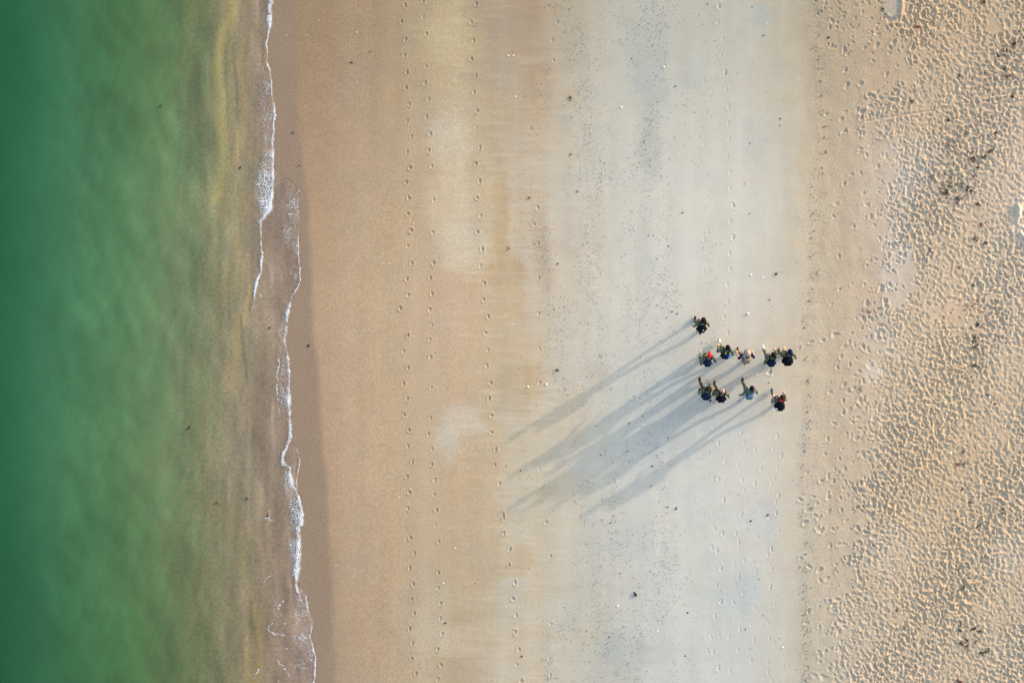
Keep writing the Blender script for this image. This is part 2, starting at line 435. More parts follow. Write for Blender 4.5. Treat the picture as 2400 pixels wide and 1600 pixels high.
m_sand, nt, b = mat_new('sand')
a = N(nt, 'ShaderNodeAttribute', attribute_name='sand_colour'); g = N(nt, 'ShaderNodeAttribute', attribute_name='grain')
tc = N(nt, 'ShaderNodeTexCoord')
n1 = N(nt, 'ShaderNodeTexNoise'); n1.inputs['Scale'].default_value = 14; n1.inputs['Detail'].default_value = 5; n1.inputs['Roughness'].default_value = .85
n2 = N(nt, 'ShaderNodeTexNoise'); n2.inputs['Scale'].default_value = 70; n2.inputs['Detail'].default_value = 3
for n in (n1, n2): nt.links.new(tc.outputs['Object'], n.inputs['Vector'])
mr = N(nt, 'ShaderNodeMapRange'); mr.inputs[1].default_value = .3; mr.inputs[2].default_value = .7; mr.inputs[3].default_value = -.27; mr.inputs[4].default_value = .27
nt.links.new(n1.outputs[0], mr.inputs[0])
mu = N(nt, 'ShaderNodeMath', operation='MULTIPLY'); nt.links.new(mr.outputs[0], mu.inputs[0]); nt.links.new(g.outputs['Fac'], mu.inputs[1])
ad = N(nt, 'ShaderNodeMath', operation='ADD'); nt.links.new(mu.outputs[0], ad.inputs[0]); ad.inputs[1].default_value = 1.0
vm = N(nt, 'ShaderNodeVectorMath', operation='SCALE'); nt.links.new(a.outputs['Color'], vm.inputs[0]); nt.links.new(ad.outputs[0], vm.inputs['Scale'])
nt.links.new(vm.outputs[0], b.inputs['Base Color'])
b.inputs['Roughness'].default_value = .9
b.inputs['Specular IOR Level'].default_value = .12
bp = N(nt, 'ShaderNodeBump'); bp.inputs['Strength'].default_value = .55; bp.inputs['Distance'].default_value = .004
nt.links.new(n2.outputs[0], bp.inputs['Height']); nt.links.new(bp.outputs[0], b.inputs['Normal'])
tag(link('sand', me, m_sand), kind='structure')

# ------------------------------------------------------------------ the sea: turbid green sheet thinning out at the swash
wd = np.array([0, .015, .035, .07, .12] + list(np.arange(.2, 2.6, .07)) + list(np.arange(2.6, 5, .10)) + list(np.arange(5, 14.5, .16)) + [15, 18, 24, 40, 90, 250, 900, 3900])[::-1]
wys = np.array([-4000, -1200, -300, -80, -35, -20, -16] + list(np.linspace(-15, 15, 520)) + [16, 20, 35, 80, 300, 1200, 4000])
WD, WY = np.meshgrid(wd, wys)
WPY = 800 - PPM * WY
FX = (front(np.clip(WPY, -60, 1660)) - 1200) / PPM + .018 * pnoise(WY * 3.1, WY * 0 + .3, 91) + .012 * pnoise(WY * 8.3, WY * 0 + .7, 92)
WX = FX - WD
WPX = 1200 + PPM * WX
win = smooth(-17, -15, -np.abs(WY)) * smooth(-17, -15, -WD)
lap = np.minimum(WD, .5) / .5
WZ = .004 + .004 * (1 - np.exp(-WD / .06)) + win * lap * (.005 * pnoise(WX * .5, WY * .12, 93) + .003 * pnoise(WX * 2.1, WY * 1.1, 94))
wv = np.stack([WX.ravel(), WY.ravel(), WZ.ravel()], 1)
# what is stirred up in the water, plus light and dark of ripples painted in
wc_cols = [0, 100, 200, 300, 380, 460, 540, 620, 700]
wc = np.array([[(34,92,62),(50,106,76),(66,114,80),(80,119,82),(94,124,86),(112,125,88),(136,130,94),(146,130,108),(152,132,112)],
               [(36,94,64),(56,113,82),(72,120,88),(86,126,92),(102,132,96),(118,133,100),(146,141,104),(146,130,108),(152,132,112)],
               [(36,96,66),(60,116,86),(77,126,92),(94,134,98),(109,136,102),(124,136,104),(146,141,106),(143,129,106),(152,132,112)],
               [(38,96,66),(62,116,84),(78,125,90),(95,132,95),(110,134,98),(124,131,99),(138,131,101),(144,130,106),(152,132,112)],
               [(34,86,58),(52,104,73),(64,111,76),(77,115,78),(92,119,82),(108,120,84),(126,123,88),(140,126,98),(152,132,112)]], float)
wwx = WPX + 26 * fbm(WX * .35 + WY * .12, WY * .22, 95, 3) + 10 * fbm(WX * 1.4, WY * .8, 96, 3)
WC = np.zeros(WX.shape + (3,))
rw = [np.stack([np.interp(wwx, wc_cols, wc[i, :, k]) for k in range(3)], -1) for i in range(5)]
wyc = np.clip(WPY, rows[0], rows[4] - .01)
for i in range(4):
    t = ((wyc - rows[i]) / (rows[i + 1] - rows[i]))[..., None]
    m = ((wyc >= rows[i]) & (wyc < rows[i + 1]))[..., None]
    WC = np.where(m, rw[i] * (1 - t) + rw[i + 1] * t, WC)
plume = fbm(WX * .55 + WY * .28, WY * .16 - WX * .1, 97, 4)
WC *= (1 + (.13 * plume + .12 * fbm(WX * 1.5 + WY * .5, WY * .6 - WX * .2, 102, 4) + .06 * fbm(WX * 3.2 - WY * 1.1, WY * .5 + WX * .25, 105, 3)) * smooth(20, 200, WPX))[..., None]
WC += (fbm(WX * 1.2, WY * .3, 98, 3) * smooth(150, 420, WPX))[..., None] * np.array([7, 4, 0])
band = lambda line, w: np.exp(-(seg_dist(WPX + 7 * fbm(WX * 1.2, WY * .7, 99, 3), WPY, line) / w) ** 2)
for line, w, rgb, amt in [
    ([(552, -30), (546, 30), (520, 90), (508, 150), (516, 220), (522, 300), (526, 360), (522, 420), (505, 470)], 13, (172, 162, 104), .75),
    ([(575, 90), (566, 160), (570, 250), (560, 330), (548, 400)], 9, (166, 144, 98), .6), ([(540, 160), (545, 260), (538, 330)], 7, (158, 148, 104), .6),
    ([(551, 100), (551, 200), (560, 290)], 4, (112, 104, 84), .6), ([(528, 150), (530, 230), (536, 300)], 3, (118, 112, 84), .5),
    ([(540, 430), (560, 560), (556, 640), (530, 700)], 18, (150, 142, 98), .5), ([(588, 670), (578, 720), (573, 760)], 6, (178, 160, 108), .8),
    ([(560, 745), (555, 800), (548, 860), (550, 920)], 12, (158, 144, 96), .55), ([(576, 800), (578, 880), (590, 1000)], 6, (150, 132, 96), .5),
    ([(566, 740), (570, 830), (580, 900)], 4, (104, 104, 76), .6), ([(503, 900), (492, 950), (480, 1010)], 14, (140, 140, 98), .5),
    ([(598, 1420), (603, 1480), (606, 1560), (590, 1640)], 9, (162, 146, 86), .6), ([(585, 1520), (580, 1600)], 7, (158, 142, 84), .5),
    ([(588, 1410), (592, 1470)], 5, (96, 98, 72), .5), ([(512, 1180), (560, 1260), (570, 1330)], 22, (138, 132, 88), .4), ([(480, 0), (470, 120), (450, 240), (470, 400)], 22, (100, 112, 84), .35),
    ([(620, 520), (640, 600), (650, 700)], 9, (150, 128, 104), .35)]:
    bw = (amt * band(line, w))[..., None]
    WC = WC * (1 - bw) + np.array(rgb) * bw
WC = WC + (smooth(-10, 180, WPX) * (1 - smooth(300, 460, WPX)))[..., None] * np.array([5, 3, 1])
WC += np.interp(WPX, [0, 80, 200, 300, 400, 500, 600], [13, 8, 7, 5, 7, 3, 0])[..., None] * np.array([1, 1, .85])
WC = WC - np.array([9, 7, 9]) * (1 - smooth(300, 560, WPX))[..., None] + np.array([4, 4, 2]) * smooth(500, 600, WPX)[..., None]
WC += (smooth(440, 560, WPX))[..., None] * np.array([4, 4, 11])
ripple = fbm(WX * 2.6 + .5 * fbm(WX * .6, WY * .3, 103, 2), WY * .22, 104, 4) * smooth(330, 520, WPX)
WC *= (1 + .15 * ripple)[..., None]
WC += (smooth(.34, .70, ripple) * 26)[..., None]  # pale ripple highlights painted into the water colour
depth = np.maximum(WZ - bed_height(WPX, WPY), 0)
alpha = np.clip(1 - np.exp(-depth * 9.0), 0, 1)
alpha = .93 * smooth(-.03, .03, WD)
me = mesh_np('sea_water', wv, grid_quads(len(wys), len(wd)))
attr_col(me, 'water_colour', base(np.clip(WC, 5, 250).reshape(-1, 3)))
attr_f(me, 'turbidity', alpha.ravel())
attr_f(me, 'mottle', (.06 + .24 * smooth(300, 520, WPX)).ravel())
m_sea, nt, b = mat_new('sea_water')
nt.nodes.remove(b)
out = nt.nodes['Material Output']
a = N(nt, 'ShaderNodeAttribute', attribute_name='water_colour'); g = N(nt, 'ShaderNodeAttribute', attribute_name='turbidity')
tc = N(nt, 'ShaderNodeTexCoord')
n1 = N(nt, 'ShaderNodeTexNoise'); n1.inputs['Scale'].default_value = 8; n1.inputs['Detail'].default_value = 5; n1.inputs['Roughness'].default_value = .8
n2 = N(nt, 'ShaderNodeTexNoise'); n2.inputs['Scale'].default_value = 6; n2.inputs['Detail'].default_value = 4
for n in (n1, n2): nt.links.new(tc.outputs['Object'], n.inputs['Vector'])
mr = N(nt, 'ShaderNodeMapRange'); mr.inputs[1].default_value = .3; mr.inputs[2].default_value = .7; mr.inputs[3].default_value = -1; mr.inputs[4].default_value = 1
nt.links.new(n1.outputs[0], mr.inputs[0])
mt = N(nt, 'ShaderNodeAttribute', attribute_name='mottle')
ma = N(nt, 'ShaderNodeMath', operation='MULTIPLY_ADD'); nt.links.new(mr.outputs[0], ma.inputs[0]); nt.links.new(mt.outputs['Fac'], ma.inputs[1]); ma.inputs[2].default_value = 1.0
vm = N(nt, 'ShaderNodeVectorMath', operation='SCALE'); nt.links.new(a.outputs['Color'], vm.inputs[0]); nt.links.new(ma.outputs[0], vm.inputs['Scale'])
df = N(nt, 'ShaderNodeBsdfDiffuse'); nt.links.new(vm.outputs[0], df.inputs[0])
tr = N(nt, 'ShaderNodeBsdfTransparent'); tr.inputs[0].default_value = (.97, .98, .97, 1)
mx = N(nt, 'ShaderNodeMixShader'); nt.links.new(g.outputs['Fac'], mx.inputs[0]); nt.links.new(tr.outputs[0], mx.inputs[1]); nt.links.new(df.outputs[0], mx.inputs[2])
gl = N(nt, 'ShaderNodeBsdfGlossy'); gl.inputs['Roughness'].default_value = .12
fr = N(nt, 'ShaderNodeFresnel'); fr.inputs[0].default_value = 1.33
bp = N(nt, 'ShaderNodeBump'); bp.inputs['Strength'].default_value = .35; bp.inputs['Distance'].default_value = .02
nt.links.new(n2.outputs[0], bp.inputs['Height'])
for n in (gl, fr): nt.links.new(bp.outputs[0], n.inputs['Normal'])
m2 = N(nt, 'ShaderNodeMixShader'); fm = N(nt, 'ShaderNodeMath', operation='MULTIPLY'); nt.links.new(fr.outputs[0], fm.inputs[0]); nt.links.new(g.outputs['Fac'], fm.inputs[1]); nt.links.new(fm.outputs[0], m2.inputs[0]); nt.links.new(mx.outputs[0], m2.inputs[1]); nt.links.new(gl.outputs[0], m2.inputs[2])
nt.links.new(m2.outputs[0], out.inputs[0])
tag(link('sea_water', me, m_sea), kind='structure')

# ------------------------------------------------------------------ foam: lace and rolls of bubbles lying on the wash
fx = (np.arange(585, 755, .9) - 1200) / PPM
fy = (800 - np.arange(-150, 1750, .9)) / PPM
FXg, FYg = np.meshgrid(fx, fy)
P, Q = 1200 + PPM * FXg, 800 - PPM * FYg
P = P + 3.0 * fbm(FXg * 2.5, FYg * 2.5, 111, 3) + 1.6 * pnoise(FXg * 9, FYg * 9, 112)
Qn = Q + 3.0 * fbm(FXg * 2.5, FYg * 2.5, 113, 3)
f1, f2 = worley(FXg * 8.5 + .5 * pnoise(FXg * 5, FYg * 5, 114), FYg * 7.0 + .5 * pnoise(FXg * 5, FYg * 5, 115), 3)
f1b, f2b = worley(FXg * 15, FYg * 13, 4)
net = np.maximum(1 - (f2 - f1) / .24, .8 * (1 - (f2b - f1b) / .26))
patchy = fbm(FXg * 1.6, FYg * 1.3, 116, 4)
cov = np.zeros_like(P)


def foam_line(x, lw, lace, dens, y0, y1):
    global cov
    fx_, lw_, la_, de_ = pts(x)(Qn), pts(lw)(Qn), pts(lace)(Qn), pts(dens)(Qn)
    ok = smooth(y0 - 6, y0 + 6, Q) * (1 - smooth(y1 - 6, y1 + 6, Q))
    d = fx_ - P
    lw_ = lw_ * 1.3 * (1 + .7 * patchy)
    ln = np.where(lw_ > .3, np.exp(-((d - lw_ * .35) / np.maximum(lw_ * .62, .5)) ** 2), 0) * np.clip(.72 + .7 * patchy + .30 * pnoise(FXg * 6, FYg * 6, 117), .15, 1)
    t = d / np.maximum(la_, 1)
    inb = smooth(-.03, .06, t) * (1 - smooth(.6, 1.1, t + .25 * patchy))
    lc = .95 * np.clip(net * 1.0 + (de_ * 1.6 - .95) + .75 * patchy, 0, 1) * inb
    cov = np.maximum(cov, np.maximum(ln, lc) * ok)


foam_line('-30:636 0:637 40:637 60:636 80:630 100:627 120:627 145:625 165:634 200:637 235:641 265:647 290:643 330:641 400:642 440:642 460:640 480:638 495:633 510:622 520:613 560:613 600:616 640:613 655:606 680:600 710:596 735:588',
          '-30:8 0:8 40:8 60:6 80:3 120:1.8 165:1.8 200:2.4 265:4 300:3.2 330:5 400:4 450:5 490:9 510:9 530:3.5 560:3 600:4 640:4 660:4 690:3 720:1 735:0',
          '-30:5 0:5 60:3 130:15 180:35 250:45 290:40 320:30 370:30 400:45 450:45 480:40 505:20 530:6 735:4',
          '-30:.25 0:.25 150:.28 200:.40 260:.34 330:.42 400:.60 430:.78 470:.66 500:.55 530:.2 735:.1', -170, 735)
foam_line('420:690 450:698 540:700 600:701 640:704 655:706 670:700 690:690 710:681 740:675 770:673 800:671 820:673 850:679 900:680 960:682 1020:684 1035:681 1045:676',
          '420:0 560:.9 600:1.4 640:2 670:2 690:4.5 720:6 750:7 780:8 800:8 815:4 860:6 900:6 930:8 1000:9 1030:8 1045:4',
          '420:40 520:48 600:45 650:30 690:8 740:15 780:24 805:12 830:24 900:32 950:30 980:22 1045:15',
          '420:.30 470:.36 540:.38 600:.24 650:.22 690:.35 740:.45 790:.55 830:.40 900:.44 950:.48 1000:.35 1045:.3', 425, 1045)
foam_line('1035:680 1050:672 1060:667 1075:664 1085:663 1095:682 1110:682 1140:690 1160:701 1200:711 1230:711 1236:703 1290:704 1330:702 1350:699 1370:696 1390:702 1410:705',
          '1035:5 1060:4 1080:3 1095:3 1130:7 1160:4 1200:6 1230:8 1280:7 1330:9 1360:7 1380:4 1410:1.5',
          '1035:8 1080:10 1120:25 1160:36 1200:38 1300:34 1340:22 1370:8 1410:18',
          '1035:.3 1080:.3 1120:.55 1160:.52 1200:.50 1300:.48 1370:.35 1410:.4', 1036, 1410)
foam_line('1045:694 1060:700 1080:704 1100:700 1130:695 1150:699', '1045:1 1080:1.4 1150:.8', '1045:3 1150:3', '1045:0 1150:0', 1046, 1150)
foam_line('1375:706 1400:718 1430:722 1450:731 1470:731 1490:728 1510:733 1540:741 1560:740 1600:738 1640:740', '1375:.6 1430:1.8 1460:2.2 1500:1.6 1540:3 1570:3 1640:3.5',
          '1375:25 1420:40 1450:52 1500:55 1560:62 1640:64', '1375:.34 1430:.40 1480:.40 1540:.34 1640:.36', 1376, 1800)
for ln, w in [([(657, 812), (653, 850), (649, 890), (650, 930), (655, 972)], 1.6), ([(630, 1468), (631, 1480), (650, 1485), (666, 1488)], 2.0), ([(640, 1460), (668, 1461)], 1.4),
              ([(632, 1466), (640, 1461)], 2.2), ([(644, 1520), (660, 1524), (672, 1521), (681, 1530)], 1.5), ([(649, 1546), (656, 1553), (664, 1562), (671, 1572), (683, 1590)], 2.4),
              ([(598, 1579), (608, 1566)], 2.6), ([(680, 1555), (690, 1562), (701, 1555)], 1.8), ([(646, 1602), (655, 1592)], 2.6), ([(648, 1418), (655, 1440), (650, 1426), (664, 1405)], 1.4),
              ([(652, 1442), (668, 1442)], 1.4), ([(612, 1370), (622, 1358), (640, 1345)], 1.2), ([(615, 1216), (626, 1212), (640, 1218)], 1.1), ([(620, 1360), (625, 1372)], 1.4),
              ([(706, 440), (690, 470), (672, 480)], 1.3), ([(668, 505), (686, 503)], 1.4), ([(700, 445), (692, 462)], 1.3), ([(677, 635), (686, 625), (698, 622)], 1.4),
              ([(552, 0), (546, 25), (540, 40)], 1.4), ([(612, 690), (600, 720)], 1.6), ([(667, 1062), (660, 1075), (670, 1086), (658, 1090)], 1.8)]:
    d = seg_dist(P + 5 * fbm(FXg * 6, FYg * 6, 121, 3), Qn + 5 * fbm(FXg * 6, FYg * 6, 122, 3), ln)
    cov = np.maximum(cov, np.exp(-(d / w) ** 2) * np.clip(.50 + .9 * patchy + .7 * pnoise(FXg * 11, FYg * 11, 118), 0, .8))
cov = cov * np.clip(.9 + .5 * pnoise(FXg * 24, FYg * 24, 119), .3, 1.1)
cell = np.maximum.reduce([cov[:-1, :-1], cov[1:, :-1], cov[:-1, 1:], cov[1:, 1:]]) > .16
q = grid_quads(len(fy), len(fx)).reshape(len(fy) - 1, len(fx) - 1, 4)[cell][:, ::-1]
used, inv = np.unique(q.ravel(), return_inverse=True)
fz = .018 + .022 * np.clip(cov, 0, 1) * (1 + .5 * pnoise(FXg * 20, FYg * 20, 120))
fv = np.stack([FXg.ravel(), FYg.ravel(), fz.ravel()], 1)[used]
me = mesh_np('sea_foam', fv, inv.reshape(-1, 4))
attr_f(me, 'cover', smooth(.12, .95, cov.ravel()[used]) * .92)
m_foam, nt, b = mat_new('sea_foam')
b.inputs['Base Color'].default_value = (.76, .77, .79, 1); b.inputs['Roughness'].default_value = .6
g = N(nt, 'ShaderNodeAttribute', attribute_name='cover'); nt.links.new(g.outputs['Fac'], b.inputs['Alpha'])
tag(link('sea_foam', me, m_foam), 'white lacy foam along the edge of the incoming wash', 'foam', kind='stuff')

# ------------------------------------------------------------------ small debris
OCT = np.array([(1, 0, 0), (-1, 0, 0), (0, 1, 0), (0, -1, 0), (0, 0, 1), (0, 0, -1)], float)
OCT_F = np.array([(0, 2, 4), (2, 1, 4), (1, 3, 4), (3, 0, 4), (2, 0, 5), (1, 2, 5), (3, 1, 5), (0, 3, 5)])


def sand_z(px, py):
    x = (np.asarray(px) - 1200) / PPM; y = (800 - np.asarray(py)) / PPM
    j = np.clip(np.searchsorted(xs, x), 1, len(xs) - 1); i = np.clip(np.searchsorted(ys, y), 1, len(ys) - 1)
    return np.maximum(Z[i, j], Z[i - 1, j - 1])


def chips(name, px, py, size, colour, label, cat, flat=.45):
    n = len(px)
    a = rng.uniform(0, 6.28, n); ca, sa = np.cos(a), np.sin(a)
    s = np.stack([size * rng.uniform(.7, 1.5, n), size * rng.uniform(.45, .9, n), size * flat * rng.uniform(.7, 1.2, n)], 1)
    v = OCT[None] * s[:, None, :] * rng.uniform(.75, 1.25, (n, 6, 1))
    vx = v[..., 0] * ca[:, None] - v[..., 1] * sa[:, None]; vy = v[..., 0] * sa[:, None] + v[..., 1] * ca[:, None]
    z = sand_z(px, py)
    vv = np.stack([vx + ((px - 1200) / PPM)[:, None], vy + ((800 - py) / PPM)[:, None], v[..., 2] + (z + s[:, 2] * .45)[:, None]], -1).reshape(-1, 3)
    f = (OCT_F[None] + 6 * np.arange(n)[:, None, None]).reshape(-1, 3)
    me = mesh_np(name, vv, tris=f, smooth_shade=False)
    attr_col(me, 'chip_colour', np.repeat(colour, 6, 0))
    m, nt, b = mat_new(name)
    a_ = N(nt, 'ShaderNodeAttribute', attribute_name='chip_colour'); nt.links.new(a_.outputs['Color'], b.inputs['Base Color'])
    b.inputs['Roughness'].default_value = .8
    return tag(link(name, me, m), label, cat, kind='stuff')


def scatter(n, dens):
    out = []
    while sum(len(o) for o in out) < n:
        c = np.stack([rng.uniform(640, 2425, 60000), rng.uniform(-15, 1615, 60000)], 1)
        out.append(c[rng.uniform(0, 1, 60000) < dens(c[:, 0], c[:, 1])])
    return np.concatenate(out)[:n]


def gb(x, c, w): return np.exp(-((x - c) / w) ** 2)


def d_dark(x, y):
    nx, ny = x / PPM, y / PPM
    b = .12 * smooth(1180, 1260, x) * (1 - smooth(1650, 1720, x)) + .015 * smooth(760, 800, x) * (1 - smooth(2000, 2100, x))
    c1 = np.interp(y, [0, 200, 420, 600, 800, 1000, 1200, 1600], [1290, 1300, 1270, 1262, 1330, 1340, 1400, 1280])
    c2 = np.interp(y, [0, 200, 420, 600, 800, 1000, 1200, 1600], [1345, 1350, 1400, 1380, 1420, 1380, 1420, 1410])
    c3 = np.interp(y, [0, 200, 420, 600, 800, 1000, 1200, 1600], [1540, 1530, 1500, 1510, 1500, 1510, 1560, 1480])
    b = b + .40 * gb(x, c1, 34) + .42 * gb(x, c2, 30) + .38 * gb(x, c3, 34) + .3 * gb(x, 1560, 40) * smooth(300, 800, y)
    b = b + .25 * gb(x, 1450, 30) * smooth(900, 1200, y)
    return np.clip(b * np.clip(.35 + 1.3 * fbm(nx * .7, ny * .35, 131, 3) + .5 * fbm(nx * 2.5, ny * 2, 132, 2), 0.02, 1), 0, 1)


p = scatter(12500, d_dark)
sz = .008 + .016 * rng.uniform(0, 1, len(p)) ** 3
cc = np.array([.16, .13, .105]) * rng.uniform(.4, 1.6, (len(p), 1)) * np.array([1, 1, 1]) + rng.uniform(0, .04, (len(p), 1)) * np.array([1, .3, .1])
chips('shell_grit', p[:, 0], p[:, 1], sz, cc, 'fine dark grit and weed flecks strewn in bands over the pale sand', 'grit')
p = scatter(1300, lambda x, y: .25 * smooth(745, 790, x) * (1 - smooth(1900, 2000, x)) * np.clip(.3 + fbm(x / PPM * .5, y / PPM * .3, 133, 3), .03, 1) + .05 * smooth(2000, 2050, x))
sz = .006 + .012 * rng.uniform(0, 1, len(p)) ** 3
cc = np.array([.72, .70, .66]) * rng.uniform(.6, 1.1, (len(p), 1))
chips('shell_fragments', p[:, 0], p[:, 1], sz, np.clip(cc, 0, .85), 'tiny white shell fragments sprinkled over the beach', 'shell fragments')
# bed pebbles under the wash and dark motes in the shallows
p = scatter(1500, lambda x, y: (x < wet_edge(y)) * (x > 640) * .6)
# wrack bits on the berm and the trodden sand
wr = lambda y: np.interp(y, [0, 140, 200, 330, 420, 560, 700, 770, 850, 950, 1060, 1120, 1200, 1270, 1350, 1600], [1910, 1914, 1922, 1928, 1916, 1906, 1897, 1884, 1890, 1896, 1882, 1874, 1880, 1890, 1884, 1890])
n = 1200
y = rng.uniform(-10, 1610, n); y = y + 18 * np.sin(y * .13) + 9 * np.sin(y * .31)
x = wr(y) + rng.normal(0, 9, n)
WPOS = np.array([(2069, 22), (2152, 64), (2374, 104), (2353, 124), (2359, 156), (2361, 178), (2249, 179), (2296, 322), (2269, 357), (2277, 374), (2306, 370), (2291, 393), (2223, 340), (2226, 437), (2208, 446), (2255, 440), (2290, 481), (2299, 526), (2287, 563), (2278, 715), (2300, 742), (2295, 762), (2282, 793), (2287, 812), (2288, 855), (2258, 1070), (2259, 1378), (2253, 1470), (2290, 1475), (2265, 1508), (2305, 1525), (2251, 1595), (2320, 930)], float)
k_ = rng.integers(0, len(WPOS), 900); x2 = WPOS[k_, 0] + rng.normal(0, 11, 900); y2 = WPOS[k_, 1] + rng.normal(0, 11, 900)
y3 = rng.uniform(0, 1600, 300); x3 = churn_edge(y3) - np.abs(rng.normal(0, 60, 300))
x = np.concatenate([x, x2, x3]); y = np.concatenate([y, y2, y3])
ok = x < 2425; x = x[ok]; y = y[ok]
cc = np.array([.085, .055, .04]) * rng.uniform(.4, 1.5, (len(x), 1))
chips('wrack_crumbs', x, y, .010 + .016 * rng.uniform(0, 1, len(x)) ** 3, cc, 'brown crumbs of dried weed strewn along the berm and the trodden sand', 'weed crumbs')


# ------------------------------------------------------------------ materials for things
def plain(name, rgb, rough=.8, spec=.1, vary=.12, scale=30, bump=.0):
    m, nt, b = mat_new(name)
    tc = N(nt, 'ShaderNodeTexCoord'); n1 = N(nt, 'ShaderNodeTexNoise'); n1.inputs['Scale'].default_value = scale; n1.inputs['Detail'].default_value = 4
    nt.links.new(tc.outputs['Object'], n1.inputs['Vector'])
    mr = N(nt, 'ShaderNodeMapRange'); mr.inputs[1].default_value = .3; mr.inputs[2].default_value = .7; mr.inputs[3].default_value = 1 - vary; mr.inputs[4].default_value = 1 + vary
    nt.links.new(n1.outputs[0], mr.inputs[0])
    vm = N(nt, 'ShaderNodeVectorMath', operation='SCALE'); vm.inputs[0].default_value = rgb
    nt.links.new(mr.outputs[0], vm.inputs['Scale']); nt.links.new(vm.outputs[0], b.inputs['Base Color'])
    b.inputs['Roughness'].default_value = rough; b.inputs['Specular IOR Level'].default_value = spec
    if bump:
        bp = N(nt, 'ShaderNodeBump'); bp.inputs['Strength'].default_value = .6; bp.inputs['Distance'].default_value = bump
        nt.links.new(n1.outputs[0], bp.inputs['Height']); nt.links.new(bp.outputs[0], b.inputs['Normal'])
    return m


def camo(name, ramp, scale=7.0):
    m, nt, b = mat_new(name)
    tc = N(nt, 'ShaderNodeTexCoord'); n1 = N(nt, 'ShaderNodeTexNoise'); n1.inputs['Scale'].default_value = scale; n1.inputs['Detail'].default_value = 2.5
    n1.inputs['Distortion'].default_value = .8
    nt.links.new(tc.outputs['Object'], n1.inputs['Vector'])
    r = N(nt, 'ShaderNodeValToRGB'); r.color_ramp.interpolation = 'CONSTANT'
    e = r.color_ramp.elements
    e[0].position = 0; e[0].color = (*ramp[0][1], 1); e[1].position = ramp[1][0]; e[1].color = (*ramp[1][1], 1)
    for p_, c_ in ramp[2:]:
        k = e.new(p_); k.color = (*c_, 1)
    nt.links.new(n1.outputs[0], r.inputs[0]); nt.links.new(r.outputs[0], b.inputs['Base Color'])
    n2 = N(nt, 'ShaderNodeTexNoise'); n2.inputs['Scale'].default_value = 22; nt.links.new(tc.outputs['Object'], n2.inputs['Vector'])
    bp = N(nt, 'ShaderNodeBump'); bp.inputs['Strength'].default_value = .7; bp.inputs['Distance'].default_value = .02
    nt.links.new(n2.outputs[0], bp.inputs['Height']); nt.links.new(bp.outputs[0], b.inputs['Normal'])
    b.inputs['Roughness'].default_value = .9; b.inputs['Specular IOR Level'].default_value = .1
    return m


M = {
    'camo': camo('camouflage_cloth', [(0, (.022, .026, .020)), (.40, (.105, .122, .080)), (.49, (.215, .225, .155)), (.58, (.055, .048, .034)), (.64, (.13, .145, .10))]),
    'camo_tan': camo('desert_cloth', [(0, (.07, .05, .035)), (.42, (.22, .17, .11)), (.55, (.30, .24, .165)), (.65, (.12, .085, .055))]),
    'camo_brown': camo('brown_camouflage_cloth', [(0, (.02, .02, .013)), (.40, (.085, .08, .045)), (.52, (.13, .115, .065)), (.62, (.04, .03, .02))]),
    'navy': plain('navy_cloth', (.012, .016, .06), .9, .1), 'white': plain('white_cloth', (.72, .73, .75), .7, .2), 'skin': plain('skin', (.62, .32, .22), .55, .3, .08),
    'black': plain('black_cloth', (.009, .010, .016), .85, .05), 'black_hair': plain('black_hair', (.010, .007, .007), .8, .08, .4, 90), 'brown_hair': plain('brown_hair', (.030, .016, .010), .8, .08, .4, 90),
    'red_hair': plain('reddish_hair', (.12, .035, .025), .6, .3, .3, 90), 'beanie': plain('dark_knit', (.016, .008, .012), .95, .05, .3, 160), 'navy_knit': plain('navy_knit', (.008, .014, .055), .95, .05, .3, 160),
    'red': plain('red_cloth', (.62, .022, .030), .8, .1), 'tan': plain('sand_coloured_cloth', (.50, .33, .26), .9, .1), 'navy_pack': plain('navy_nylon', (.010, .017, .042), .8, .06),
    'black_pack': plain('black_nylon', (.006, .006, .012), .8, .06), 'blue_pack': plain('pale_blue_nylon', (.10, .17, .25), .8, .1), 'grey_pack': plain('beige_canvas', (.25, .21, .165), .8, .2),
    'sky_blue': plain('bright_blue_nylon', (.05, .25, .62), .6, .3), 'lime': plain('lime_webbing', (.62, .70, .05), .7, .2), 'grey': plain('grey_webbing', (.42, .42, .44), .7, .2),
    'shoe_black': plain('black_leather', (.010, .009, .012), .7, .1), 'shoe_white': plain('white_leather', (.80, .80, .82), .5, .3), 'shoe_brown': plain('brown_suede', (.085, .055, .04), .9, .1),
    'shoe_blue': plain('blue_mesh', (.018, .025, .17), .7, .2), 'sole': plain('pale_rubber', (.60, .60, .60), .7, .2), 'eye': plain('eye', (.02, .015, .01), .2, .5, .0), 'lips': plain('lips', (.36, .12, .10), .5, .3),
    'weed_dark': plain('dark_weed', (.016, .010, .010), .7, .25, .5, 18), 'weed_red': plain('red_weed', (.11, .026, .016), .7, .25, .4, 18), 'weed_brown': plain('brown_weed', (.06, .034, .02), .75, .2, .5, 18),
    'pebble_dark': plain('dark_stone', (.045, .045, .05), .75, .3, .3, 25), 'pebble_brown': plain('brown_stone', (.11, .075, .035), .75, .3, .35, 25), 'shell': plain('white_shell', (.78, .76, .74), .5, .3, .1, 40),
    'shell_amber': plain('amber_shell', (.55, .30, .07), .5, .3, .2, 40), 'wood': plain('dark_driftwood', (.018, .013, .010), .8, .2, .5, 20),
}


